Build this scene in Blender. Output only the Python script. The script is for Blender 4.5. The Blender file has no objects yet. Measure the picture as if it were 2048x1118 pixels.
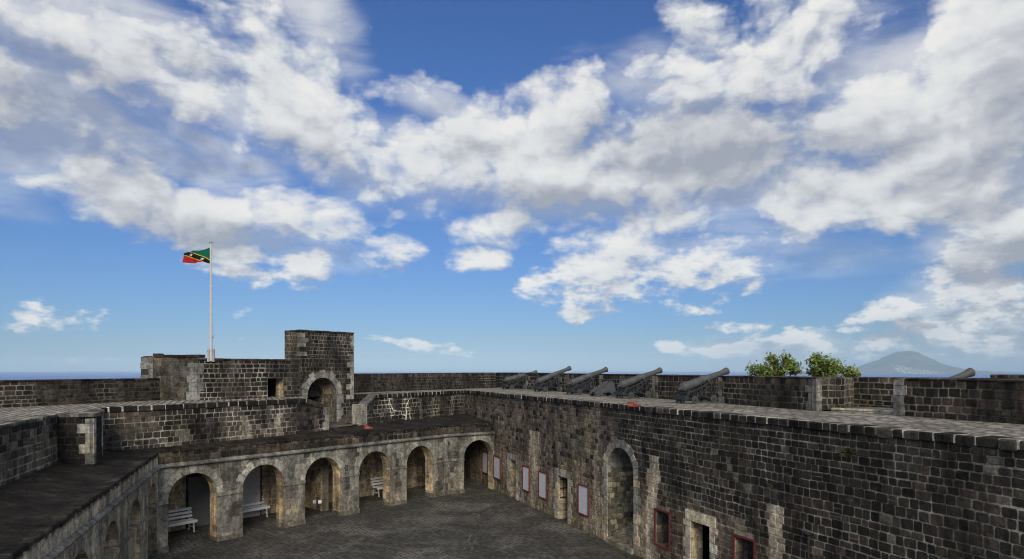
import bpy, math, random
from mathutils import Vector, noise as mnoise
# ---------------------------------------------------------------- camera, world, sun, exposure
C = bpy.context.scene.collection
scene = bpy.context.scene
EYE, F = 6.4, 1280.0            # eye height above the courtyard, focal length in photo pixels (2048 wide)
HX, HY = 1024.0, 738.0          # where the level view direction meets the photo
camd = bpy.data.cameras.new("camera"); cam = bpy.data.objects.new("camera", camd); C.objects.link(cam)
camd.sensor_width = 36; camd.lens = F/2048*36
camd.shift_y = (HY-559)/2048
camd.clip_start = 0.1; camd.clip_end = 500000
cam.location = (0, 0, EYE); cam.rotation_euler = (math.radians(90), 0, 0)
scene.camera = cam
scene.view_settings.view_transform = 'Standard'
scene.view_settings.look = 'None'
scene.view_settings.exposure = 0.18
scene.cycles.filter_width = 1.05
scene.view_settings.gamma = 1.0
SUN_EL, SUN_AZ = 30, 172        # azimuth clockwise from +Y
sd = bpy.data.lights.new("sun", 'SUN'); so = bpy.data.objects.new("sun", sd); C.objects.link(so)
sd.energy = 2.1; sd.angle = math.radians(26); sd.color = (1.0, 0.93, 0.82)
_a, _e = math.radians(SUN_AZ), math.radians(SUN_EL)
sv = Vector((math.sin(_a)*math.cos(_e), math.cos(_a)*math.cos(_e), math.sin(_e)))
so.rotation_euler = sv.to_track_quat('Z', 'Y').to_euler(); so.location = (0, 0, 60)

# ---- world: Nishita sky with a layer of procedural cumulus laid out by azimuth and elevation
W = bpy.data.worlds.new("World"); scene.world = W; W.use_nodes = True
def skydir(px, py):
    dx = px-HX
    return math.atan2(dx, F), (HY-py)/math.hypot(F, dx)
# cloud masses: photo x, y, radius x, radius y, tilt (deg), weight
CL = [
 (190, 30, 400, 110, 8, 1.05), (60, 190, 260, 130, 10, .75), (320, 150, 330, 85, 20, .95), (545, 60, 200, 75, 20, .60),
 (620, 215, 200, 110, 32, 1.1), (500, 255, 170, 60, 8, .55), (770, 340, 55, 75, 30, .75), (690, 15, 60, 60, 60, .45),
 (200, 320, 150, 60, -6, .9), (260, 395, 190, 75, 8, 1.1), (420, 425, 260, 62, 4, 1.15), (590, 430, 150, 65, 8, 1.15), (130, 350, 150, 70, 0, .6),
 (440, 495, 95, 34, 8, .85), (480, 545, 66, 24, 15, .55), (608, 538, 76, 42, -4, 1.15), (60, 260, 170, 60, 20, .55),
 (950, 290, 195, 112, -8, 1.3), (1150, 220, 130, 95, -20, 1.25), (1120, 340, 265, 112, 4, 1.25), (860, 290, 90, 60, 0, .7), (850, 190, 90, 40, 15, .36),
 (1400, 160, 180, 70, 8, .85), (1560, 130, 190, 130, -6, 1.2), (1390, 40, 60, 80, 0, .6), (1640, 60, 100, 110, 0, .95), (1530, 20, 70, 60, 0, .7),
 (1400, 300, 270, 110, 0, 1.3), (1750, 230, 260, 120, -14, 1.35), (1970, 120, 170, 220, 10, 1.35), (1900, 300, 230, 170, 0, 1.35), (1640, 400, 180, 85, 4, 1.3), (1790, 410, 190, 75, 0, 1.2),
 (2000, 480, 180, 110, 0, 1.3), (1960, 590, 130, 55, 0, 1.25), (1350, 445, 190, 50, 4, .75), (1500, 475, 90, 32, 4, .55),
 (1000, 450, 125, 44, -6, .95), (958, 525, 68, 36, 0, 1.1), (780, 512, 62, 38, 0, .7), (875, 400, 50, 45, 40, .35), (792, 440, 34, 20, 0, .25),
 (1225, 530, 150, 90, -6, 1.2), (1180, 580, 140, 34, 0, 1.0), (1370, 540, 150, 55, 4, 1.0), (1130, 500, 50, 44, 0, .6),
 (1158, 623, 48, 17, 0, .85), (1360, 612, 55, 16, 12, .6), (860, 694, 80, 13, 6, .38), (118, 632, 66, 18, 0, .12), (470, 615, 28, 15, 20, .65),
 (1770, 625, 95, 27, -4, .95), (1480, 655, 80, 17, 2, .75), (1605, 670, 58, 27, -6, 1.4), (1550, 680, 36, 19, 0, 1.2), (1640, 684, 36, 18, 0, 1.1), (1475, 690, 66, 19, -4, 1.25), (1345, 697, 40, 16, -3, 1.15), (1410, 703, 64, 12, 0, .9), (1720, 660, 40, 16, 0, .6),
 (1840, 672, 170, 40, 0, .9), (2010, 660, 90, 26, -6, .8), (1930, 660, 60, 36, 0, .9), (1700, 705, 150, 22, 0, .55), (207, 716, 22, 8, 0, .3), (143, 716, 22, 6, 0, .2),
 (1950, 700, 150, 22, 0, .6),
]
VEIL = [
 (120, 60, 420, 130, 14, .9), (60, 200, 260, 150, 15, .95), (380, 130, 420, 110, 24, .8), (240, 270, 330, 50, 14, .7), (420, 290, 200, 35, 20, .6), (640, 40, 160, 70, 60, .6), (870, 205, 100, 36, 15, .75),
 (820, 330, 140, 90, 20, .6), (1330, 170, 200, 90, 10, .6), (1800, 120, 300, 160, -20, .55), (1330, 350, 480, 110, 0, .7), (1930, 640, 220, 100, 0, .8), (1600, 695, 260, 34, 0, .5), (20, 400, 130, 40, 10, .4),
 (1500, 500, 240, 70, 5, .45), (2000, 400, 200, 150, 0, .8), (600, 490, 180, 30, 8, .3), (700, 350, 110, 60, 20, .6), (1950, 715, 260, 26, 0, .6),
]
SH = [  # greyer undersides of the masses
 (1400, 255, 330, 95, 6, .95), (1120, 385, 270, 50, 4, .75), (1700, 300, 260, 50, -10, .5), (640, 300, 160, 40, 20, .4), (1560, 200, 120, 60, 0, .35), (2010, 200, 100, 160, 0, .5), (900, 240, 60, 50, 0, .3), (1960, 300, 150, 120, 0, .45), (1990, 480, 190, 58, -4, 1.15), (1470, 330, 150, 60, 0, .35),
 (420, 440, 240, 50, 4, .7), (250, 410, 90, 60, 0, .35), (1780, 622, 110, 30, 0, .85), (120, 190, 380, 150, 15, .95), (350, 60, 200, 50, 10, .35), (1500, 660, 110, 22, 0, .6), (780, 520, 60, 30, 0, .5),
 (1850, 330, 150, 50, 10, .35), (1200, 590, 160, 20, 0, .35), (1640, 700, 220, 26, 0, .4), (1370, 615, 60, 14, 12, .6),
]
def world_nodes():
    nt = W.node_tree; nt.nodes.clear()
    def N(tree, t, **k):
        n = tree.nodes.new(t)
        for a, b in k.items(): setattr(n, a, b)
        return n
    def M(tree, op, a, b=None, c=None, clamp=False):
        n = N(tree, 'ShaderNodeMath', operation=op, use_clamp=clamp)
        for i, v in enumerate((a, b, c)):
            if v is None: continue
            if isinstance(v, (int, float)): n.inputs[i].default_value = v
            else: tree.links.new(v, n.inputs[i])
        return n.outputs[0]
    def blobs(tree, vec, lst, soft):
        acc = None
        for (x, y, rx, ry, rot, w) in lst:
            az, el = skydir(x, y)
            dx = x-HX; k = F*F/(F*F+dx*dx); kr = 1/math.hypot(F, dx)
            mp = N(tree, 'ShaderNodeMapping', vector_type='TEXTURE')
            mp.inputs['Location'].default_value = (az, el, 0)
            mp.inputs['Rotation'].default_value = (0, 0, math.radians(-rot))
            mp.inputs['Scale'].default_value = (rx/F*k*1.0, ry*kr, 1)
            tree.links.new(vec, mp.inputs['Vector'])
            d = N(tree, 'ShaderNodeVectorMath', operation='DOT_PRODUCT')
            tree.links.new(mp.outputs[0], d.inputs[0]); tree.links.new(mp.outputs[0], d.inputs[1])
            s = M(tree, 'MULTIPLY_ADD', d.outputs['Value'], -w*.9, w)
            acc = s if acc is None else M(tree, 'SMOOTH_MAX', acc, s, soft)
        return acc
    # density group
    g = bpy.data.node_groups.new("cloud_density", 'ShaderNodeTree')
    g.interface.new_socket("Vector", in_out='INPUT', socket_type='NodeSocketVector')
    g.interface.new_socket("Density", in_out='OUTPUT', socket_type='NodeSocketFloat')
    gi, go = N(g, 'NodeGroupInput'), N(g, 'NodeGroupOutput')
    wn = N(g, 'ShaderNodeTexNoise', noise_dimensions='3D')
    wn.inputs['Scale'].default_value = 7.5; wn.inputs['Detail'].default_value = 5; wn.inputs['Roughness'].default_value = .55
    g.links.new(gi.outputs[0], wn.inputs['Vector'])
    sub = N(g, 'ShaderNodeVectorMath', operation='SUBTRACT'); sub.inputs[1].default_value = (.5, .5, .5)
    g.links.new(wn.outputs['Color'], sub.inputs[0])
    sep0 = N(g, 'ShaderNodeSeparateXYZ'); g.links.new(gi.outputs[0], sep0.inputs[0])
    amt = M(g, 'MULTIPLY_ADD', sep0.outputs['Y'], .20, .022)      # smaller ragged edges near the horizon
    amt = M(g, 'MINIMUM', amt, .13)
    sc = N(g, 'ShaderNodeVectorMath', operation='SCALE'); g.links.new(sub.outputs[0], sc.inputs[0]); g.links.new(amt, sc.inputs['Scale'])
    ad = N(g, 'ShaderNodeVectorMath', operation='ADD'); g.links.new(gi.outputs[0], ad.inputs[0]); g.links.new(sc.outputs[0], ad.inputs[1])
    cov = blobs(g, ad.outputs[0], CL, .16)
    # stretched detail: features get flatter and finer toward the horizon
    el = M(g, 'MAXIMUM', sep0.outputs['Y'], 0.0)
    k = M(g, 'ADD', M(g, 'DIVIDE', .35, M(g, 'ADD', el, .3)), 1.1)
    cx = M(g, 'MULTIPLY', sep0.outputs['X'], 1.0); cy = M(g, 'MULTIPLY', sep0.outputs['Y'], k)
    cb = N(g, 'ShaderNodeCombineXYZ'); g.links.new(cx, cb.inputs[0]); g.links.new(cy, cb.inputs[1])
    n1 = N(g, 'ShaderNodeTexNoise', noise_dimensions='3D'); n1.inputs['Scale'].default_value = 5.6; n1.inputs['Detail'].default_value = 11
    n1.inputs['Roughness'].default_value = .585; n1.inputs['Distortion'].default_value = .0
    g.links.new(cb.outputs[0], n1.inputs['Vector'])
    v1 = N(g, 'ShaderNodeTexVoronoi', feature='SMOOTH_F1', voronoi_dimensions='2D'); v1.inputs['Scale'].default_value = 16; v1.inputs['Smoothness'].default_value = .35
    v1.inputs['Detail'].default_value = 2.5; v1.inputs['Roughness'].default_value = .5
    w2 = N(g, 'ShaderNodeVectorMath', operation='MULTIPLY_ADD'); w2.inputs[1].default_value = (.12, .12, 0)
    g.links.new(sub.outputs[0], w2.inputs[0]); g.links.new(cb.outputs[0], w2.inputs[2])
    g.links.new(w2.outputs[0], v1.inputs['Vector'])
    puff = M(g, 'MULTIPLY_ADD', v1.outputs['Distance'], -.7, .30)
    det = M(g, 'MULTIPLY_ADD', n1.outputs['Fac'], 2.5, -1.20)
    n3 = N(g, 'ShaderNodeTexNoise', noise_dimensions='2D'); n3.inputs['Scale'].default_value = 1; n3.inputs['Detail'].default_value = 5; n3.inputs['Roughness'].default_value = .6
    m3 = N(g, 'ShaderNodeMapping'); m3.inputs['Scale'].default_value = (24, 52, 1); g.links.new(gi.outputs[0], m3.inputs[0]); g.links.new(m3.outputs[0], n3.inputs['Vector'])
    lowm = N(g, 'ShaderNodeMapRange', interpolation_type='SMOOTHSTEP'); g.links.new(el, lowm.inputs[0]); lowm.inputs[1].default_value = .04; lowm.inputs[2].default_value = .26; lowm.inputs[3].default_value = 3.6; lowm.inputs[4].default_value = .5
    low = M(g, 'MULTIPLY', M(g, 'SUBTRACT', n3.outputs['Fac'], .51), lowm.outputs[0])
    D = M(g, 'ADD', M(g, 'ADD', M(g, 'MAXIMUM', cov, -1.1), low), M(g, 'ADD', det, puff))
    g.links.new(D, go.inputs[0])
    # main
    tc = N(nt, 'ShaderNodeTexCoord'); sp = N(nt, 'ShaderNodeSeparateXYZ'); nt.links.new(tc.outputs['Generated'], sp.inputs[0])
    az = M(nt, 'ARCTAN2', sp.outputs['X'], sp.outputs['Y'])
    hy = M(nt, 'SQRT', M(nt, 'ADD', M(nt, 'POWER', sp.outputs['X'], 2), M(nt, 'POWER', sp.outputs['Y'], 2)))
    el = M(nt, 'DIVIDE', sp.outputs['Z'], M(nt, 'MAXIMUM', hy, .05))
    P = N(nt, 'ShaderNodeCombineXYZ'); nt.links.new(az, P.inputs[0]); nt.links.new(el, P.inputs[1])
    off = N(nt, 'ShaderNodeVectorMath', operation='ADD'); off.inputs[1].default_value = (-.010, .026, 0); nt.links.new(P.outputs[0], off.inputs[0])
    g1 = N(nt, 'ShaderNodeGroup', node_tree=g); g2 = N(nt, 'ShaderNodeGroup', node_tree=g)
    nt.links.new(P.outputs[0], g1.inputs[0]); nt.links.new(off.outputs[0], g2.inputs[0])
    D1, D2 = g1.outputs[0], g2.outputs[0]
    # unseen deck of cloud over and behind the fort, added for neutral, brighter fill
    deck = N(nt, 'ShaderNodeMapRange', interpolation_type='SMOOTHSTEP'); nt.links.new(M(nt, 'MAXIMUM', M(nt, 'ABSOLUTE', az), M(nt, 'MULTIPLY_ADD', el, .9, .05)), deck.inputs[0])
    deck.inputs[1].default_value = .80; deck.inputs[2].default_value = 1.05; deck.inputs[4].default_value = 1.45
    D1 = M(nt, 'ADD', D1, deck.outputs[0]); D2 = M(nt, 'ADD', D2, deck.outputs[0])
    def sstep(x, lo, hi, o0=0, o1=1):
        m = N(nt, 'ShaderNodeMapRange', interpolation_type='SMOOTHSTEP'); nt.links.new(x, m.inputs[0])
        for i, v in enumerate((lo, hi, o0, o1)): m.inputs[i+1].default_value = v
        return m.outputs[0]
    veil_n = N(nt, 'ShaderNodeTexNoise', noise_dimensions='3D'); vm = N(nt, 'ShaderNodeMapping'); vm.inputs['Rotation'].default_value = (0, 0, math.radians(24)); vm.inputs['Scale'].default_value = (2.2, 6.5, 1)
    nt.links.new(P.outputs[0], vm.inputs[0]); nt.links.new(vm.outputs[0], veil_n.inputs['Vector']); veil_n.inputs['Scale'].default_value = 1.6; veil_n.inputs['Detail'].default_value = 7; veil_n.inputs['Roughness'].default_value = .55; veil_n.inputs['Distortion'].default_value = .5
    vd = M(nt, 'ADD', M(nt, 'MAXIMUM', blobs(nt, P.outputs[0], VEIL, .2), -1), M(nt, 'MULTIPLY_ADD', veil_n.outputs['Fac'], 2.6, -1.25))
    valpha = M(nt, 'MULTIPLY', sstep(vd, -.25, 1.0), .78)
    alpha = M(nt, 'MAXIMUM', sstep(D1, -.28, .78), valpha)
    lit = M(nt, 'MULTIPLY_ADD', M(nt, 'SUBTRACT', D1, D2), .50, .64, clamp=True)
    shade = M(nt, 'MULTIPLY', sstep(blobs(nt, off.outputs[0], SH, .25), -.35, 1.1), .56)
    thick = sstep(D1, .5, 2.2, 0, .12)
    litf = M(nt, 'SUBTRACT', M(nt, 'SUBTRACT', lit, shade), thick, clamp=True)
    cr = N(nt, 'ShaderNodeValToRGB'); e = cr.color_ramp.elements
    e[0].position = 0; e[0].color = (.37, .40, .46, 1); e[1].position = 1; e[1].color = (.89, .88, .85, 1)
    x = e.new(.35); x.color = (.56, .575, .61, 1)
    x = e.new(.62); x.color = (.74, .76, .77, 1)
    nt.links.new(litf, cr.inputs[0])
    sky = N(nt, 'ShaderNodeTexSky', sky_type='NISHITA'); sky.sun_disc = False
    sky.sun_elevation = math.radians(SUN_EL); sky.sun_rotation = math.radians(SUN_AZ); sky.altitude = 200
    sky.air_density = 1.0; sky.dust_density = .6; sky.ozone_density = 2.0
    b1 = N(nt, 'ShaderNodeBackground'); b1.inputs[1].default_value = SKY_STRENGTH
    tint = N(nt, 'ShaderNodeVectorMath', operation='MULTIPLY'); tint.inputs[1].default_value = (.67, 1.02, 1.62)
    nt.links.new(sky.outputs[0], tint.inputs[0]); hb = N(nt, 'ShaderNodeVectorMath', operation='SCALE'); nt.links.new(tint.outputs[0], hb.inputs[0]); nt.links.new(M(nt, 'MULTIPLY', sstep(el, .0, .055, 1.10, 1.0), sstep(el, .06, .48, .84, 1.04)), hb.inputs['Scale'])
    nt.links.new(hb.outputs[0], b1.inputs[0])
    b2 = N(nt, 'ShaderNodeBackground'); nt.links.new(M(nt, 'MULTIPLY_ADD', deck.outputs[0], .26, .885), b2.inputs[1]); nt.links.new(cr.outputs[0], b2.inputs[0])
    mx = N(nt, 'ShaderNodeMixShader'); nt.links.new(b1.outputs[0], mx.inputs[1]); nt.links.new(b2.outputs[0], mx.inputs[2])
    nt.links.new(M(nt, 'MULTIPLY', alpha, .97), mx.inputs[0])
    o = N(nt, 'ShaderNodeOutputWorld'); nt.links.new(mx.outputs[0], o.inputs[0])
SKY_STRENGTH = .057
world_nodes()
W.cycles.sampling_method = 'MANUAL'; W.cycles.sample_map_resolution = 256

# ---------------------------------------------------------------- helpers
def lerp(a, b, t): return a+(b-a)*t
def mixc(a, b, t): return tuple(a[i]+(b[i]-a[i])*t for i in range(3))
def ss(x, a, b):
    t = max(0, min(1, (x-a)/(b-a))); return t*t*(3-2*t)
def nz(x, y, z=0, s=1): return mnoise.noise(Vector((x*s, y*s, z*s)))        # -1..1
def fb(x, y, z=0, s=1): return mnoise.fractal(Vector((x*s, y*s, z*s)), 1.0, 2.0, 4)
def P(px, py, z):
    "point of a level plane z that the photo shows at px, py"
    Y = F*(EYE-z)/(py-HY); return Vector(((px-HX)*Y/F, Y))
class Frame:
    "a vertical plane: u metres from A toward B, z up, w out of the plane on the given side"
    def __init__(s, A, B, toward=(0, 0)):
        s.A, s.B = Vector(A), Vector(B); s.d = (s.B-s.A); s.L = s.d.length; s.d = s.d/s.L
        s.n = Vector((s.d.y, -s.d.x))
        if (Vector(toward)-s.A).dot(s.n) < 0: s.n = -s.n
        s.flip = s.d.x*s.n.y-s.d.y*s.n.x > 0      # d x n
    def pt(s, u, z, w=0):
        p = s.A+s.d*u+s.n*w; return (p.x, p.y, z)
    def at(s, px):
        r = (px-HX)/F; return (r*s.A.y-s.A.x)/(s.d.x-r*s.d.y)
    def zat(s, px, py):
        p = s.A+s.d*s.at(px); return EYE-(py-HY)*p.y/F
class MB:
    def __init__(s): s.v, s.f, s.c = [], [], []
    def add(s, vs, fs, col):
        b = len(s.v); s.v += [tuple(v) for v in vs]; s.f += [tuple(i+b for i in f) for f in fs]
        if isinstance(col, list): s.c += col
        else: s.c += [col]*len(vs)
    def box(s, p, ux, uy, uz, col):
        "p corner, three edge vectors"
        p, ux, uy, uz = map(Vector, (p, ux, uy, uz))
        vs = [p, p+ux, p+ux+uy, p+uy, p+uz, p+ux+uz, p+ux+uy+uz, p+uy+uz]
        s.add(vs, [(0, 3, 2, 1), (4, 5, 6, 7), (0, 1, 5, 4), (1, 2, 6, 5), (2, 3, 7, 6), (3, 0, 4, 7)], col)
    def bar(s, a, b, w, h, col, up=(0, 0, 1)):
        a, b = Vector(a), Vector(b); d = (b-a); up = Vector(up)
        if abs(d.normalized().dot(up)) > .98: up = Vector((1, 0, 0))
        sx = d.cross(up).normalized()*w; sy = sx.cross(d).normalized()*h
        s.box(a-sx/2-sy/2, d, sx, sy, col)
    def tube(s, a, b, ra, rb, col, n=10, cap=True):
        a, b = Vector(a), Vector(b); d = (b-a).normalized()
        up = Vector((0, 0, 1)) if abs(d.z) < .95 else Vector((1, 0, 0))
        x = d.cross(up).normalized(); y = d.cross(x)
        vs = []
        for c_, r in ((a, ra), (b, rb)):
            for i in range(n):
                t = 2*math.pi*i/n; vs.append(c_+x*math.cos(t)*r+y*math.sin(t)*r)
        fs = [(i, (i+1) % n, n+(i+1) % n, n+i) for i in range(n)]
        if cap: fs += [tuple(range(n))[::-1], tuple(range(n, 2*n))]
        s.add(vs, fs, col)
    def lathe(s, a, d, prof, col, n=20):
        "prof: list of (distance along d, radius)"
        a, d = Vector(a), Vector(d).normalized(); up = Vector((0, 0, 1)) if abs(d.z) < .95 else Vector((1, 0, 0))
        x = d.cross(up).normalized(); y = d.cross(x); vs, fs = [], []
        for (t, r) in prof:
            for i in range(n):
                q = 2*math.pi*i/n; vs.append(a+d*t+x*math.cos(q)*r+y*math.sin(q)*r)
        for k in range(len(prof)-1):
            for i in range(n):
                j = (i+1) % n; fs.append((k*n+i, k*n+j, (k+1)*n+j, (k+1)*n+i))
        fs += [tuple(range(n))[::-1], tuple(range((len(prof)-1)*n, len(prof)*n))]
        s.add(vs, fs, col)
    def prism(s, pts, z0, z1, col):
        n = len(pts); vs = [(p[0], p[1], z0) for p in pts]+[(p[0], p[1], z1) for p in pts]
        s.add(vs, [tuple(range(n))[::-1], tuple(range(n, 2*n))]+[(i, (i+1) % n, n+(i+1) % n, n+i) for i in range(n)], col)
    def build(s, name, mat, parent=None, smooth=False, merge=False):
        me = bpy.data.meshes.new(name); me.from_pydata(s.v, [], s.f)
        ca = me.color_attributes.new("Col", 'FLOAT_COLOR', 'POINT')
        flat = []
        for c in s.c: flat += [c[0], c[1], c[2], 1.0]
        ca.data.foreach_set("color", flat)
        me.materials.append(mat)
        if smooth: me.polygons.foreach_set("use_smooth", [True]*len(me.polygons))
        me.update()
        o = bpy.data.objects.new(name, me); C.objects.link(o)
        if parent: o.parent = parent
        return o
def tag(o, label, cat, group=None, kind=None):
    if label: o['label'] = label
    if cat: o['category'] = cat
    if group: o['group'] = group
    if kind: o['kind'] = kind
    return o
def thing(name, label, cat, loc=(0, 0, 0), group=None):
    o = bpy.data.objects.new(name, None); C.objects.link(o); o.location = loc; o.empty_display_size = .3
    return tag(o, label, cat, group)

# ---------------------------------------------------------------- materials
def newmat(name):
    m = bpy.data.materials.new(name); m.use_nodes = True; nt = m.node_tree; nt.nodes.clear()
    o = nt.nodes.new('ShaderNodeOutputMaterial'); b = nt.nodes.new('ShaderNodeBsdfPrincipled'); nt.links.new(b.outputs[0], o.inputs[0])
    return m, nt, b
def tn(nt, scale, detail=6, rough=.6, vec=None, dist=0):
    n = nt.nodes.new('ShaderNodeTexNoise'); n.inputs['Scale'].default_value = scale; n.inputs['Detail'].default_value = detail
    n.inputs['Roughness'].default_value = rough; n.inputs['Distortion'].default_value = dist
    if vec: nt.links.new(vec, n.inputs['Vector'])
    return n
def mr(nt, x, lo, hi, a, b):
    m = nt.nodes.new('ShaderNodeMapRange'); m.interpolation_type = 'SMOOTHSTEP'; nt.links.new(x, m.inputs[0])
    for i, v in enumerate((lo, hi, a, b)): m.inputs[i+1].default_value = v
    return m.outputs[0]
def mixrgb(nt, fac, a, b, mode='MIX'):
    m = nt.nodes.new('ShaderNodeMix'); m.data_type = 'RGBA'; m.blend_type = mode
    for s_, v in ((m.inputs['Factor'], fac), (m.inputs['A'], a), (m.inputs['B'], b)):
        if isinstance(v, (int, float)): s_.default_value = v
        elif isinstance(v, tuple): s_.default_value = (*v, 1)
        else: nt.links.new(v, s_)
    return m.outputs['Result']
def stone_mat(name, lichen=.35, lichen_col=(.34, .33, .29), bump=.5, vert=2.2, dark=.55, rough=.92, fine=1.0):
    "weathered stone: own colour comes from each stone's attribute; blotches, runs, lichen and grain are procedural"
    m, nt, b = newmat(name)
    at = nt.nodes.new('ShaderNodeAttribute'); at.attribute_name = 'Col'
    geo = nt.nodes.new('ShaderNodeNewGeometry')
    mp = nt.nodes.new('ShaderNodeMapping'); mp.inputs['Scale'].default_value = (1, 1, 1/vert); nt.links.new(geo.outputs['Position'], mp.inputs[0])
    wc = mixrgb(nt, 1.0, at.outputs['Color'], (1.03, .985, .91), 'MULTIPLY')
    big = tn(nt, 1.1, 7, .62, mp.outputs[0]); mid = tn(nt, 7.5, 8, .70, geo.outputs['Position']); fin = tn(nt, 34*fine, 5, .65, geo.outputs['Position'])
    c = mixrgb(nt, 1.0, wc, mr(nt, big.outputs['Fac'], .3, .68, dark, 1.42), 'MULTIPLY')
    m2 = nt.nodes.new('ShaderNodeMapping'); m2.inputs['Scale'].default_value = (1, 1, .16); nt.links.new(geo.outputs['Position'], m2.inputs[0]); run = tn(nt, 3.4, 6, .6, m2.outputs[0])
    c = mixrgb(nt, 1.0, c, mr(nt, run.outputs['Fac'], .32, .66, .66, 1.28), 'MULTIPLY')
    c = mixrgb(nt, 1.0, c, mr(nt, mid.outputs['Fac'], .30, .70, .55, 1.5), 'MULTIPLY')
    c = mixrgb(nt, 1.0, c, mr(nt, fin.outputs['Fac'], .25, .75, .66, 1.36), 'MULTIPLY')
    li = tn(nt, 3.1, 9, .72, geo.outputs['Position'], .6)
    lm = mr(nt, li.outputs['Fac'], .60, .70, 0, lichen)
    sp = tn(nt, 17, 4, .6, geo.outputs['Position']); lm2 = mr(nt, sp.outputs['Fac'], .64, .72, 0, lichen*.8)
    c = mixrgb(nt, lm, c, lichen_col); c = mixrgb(nt, lm2, c, lichen_col)
    nt.links.new(c, b.inputs['Base Color']); b.inputs['Roughness'].default_value = rough; b.inputs['Specular IOR Level'].default_value = .18
    bp = nt.nodes.new('ShaderNodeBump'); bp.inputs['Strength'].default_value = bump; bp.inputs['Distance'].default_value = .03
    ad = nt.nodes.new('ShaderNodeMath'); ad.operation = 'ADD'; nt.links.new(mid.outputs['Fac'], ad.inputs[0]); nt.links.new(fin.outputs['Fac'], ad.inputs[1])
    nt.links.new(ad.outputs[0], bp.inputs['Height']); nt.links.new(bp.outputs[0], b.inputs['Normal'])
    return m
M_WALL = stone_mat("basalt_masonry", lichen=.22)
M_DRESS = stone_mat("dressed_stone", lichen=.30, lichen_col=(.42, .41, .37), dark=.60)
M_PARA = stone_mat("parapet_masonry", lichen=.10)
def attr_mat(name, rough=.6, var=.25, bump=.1, spec=.3, scale=12, metal=0.0, rust=None):
    m, nt, b = newmat(name)
    at = nt.nodes.new('ShaderNodeAttribute'); at.attribute_name = 'Col'
    tc = nt.nodes.new('ShaderNodeTexCoord')
    n = tn(nt, scale, 7, .65, tc.outputs['Object'])
    c = mixrgb(nt, 1.0, at.outputs['Color'], mr(nt, n.outputs['Fac'], .3, .7, 1-var, 1+var), 'MULTIPLY')
    if rust:
        n2 = tn(nt, 4.5, 8, .7, tc.outputs['Object']); c = mixrgb(nt, mr(nt, n2.outputs['Fac'], .55, .68, 0, .6), c, rust)
    nt.links.new(c, b.inputs['Base Color']); b.inputs['Roughness'].default_value = rough; b.inputs['Specular IOR Level'].default_value = spec; b.inputs['Metallic'].default_value = metal
    bp = nt.nodes.new('ShaderNodeBump'); bp.inputs['Strength'].default_value = bump; bp.inputs['Distance'].default_value = .01
    nt.links.new(n.outputs['Fac'], bp.inputs['Height']); nt.links.new(bp.outputs[0], b.inputs['Normal'])
    return m
M_IRON = attr_mat("painted_iron", .62, .25, .3, .35, 9, rust=(.10, .09, .08))
M_PAINT = attr_mat("weathered_paint", .65, .14, .15, .3, 14)
M_CLOTH = attr_mat("flag_cloth", .85, .08, .0, .1, 20)
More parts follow.
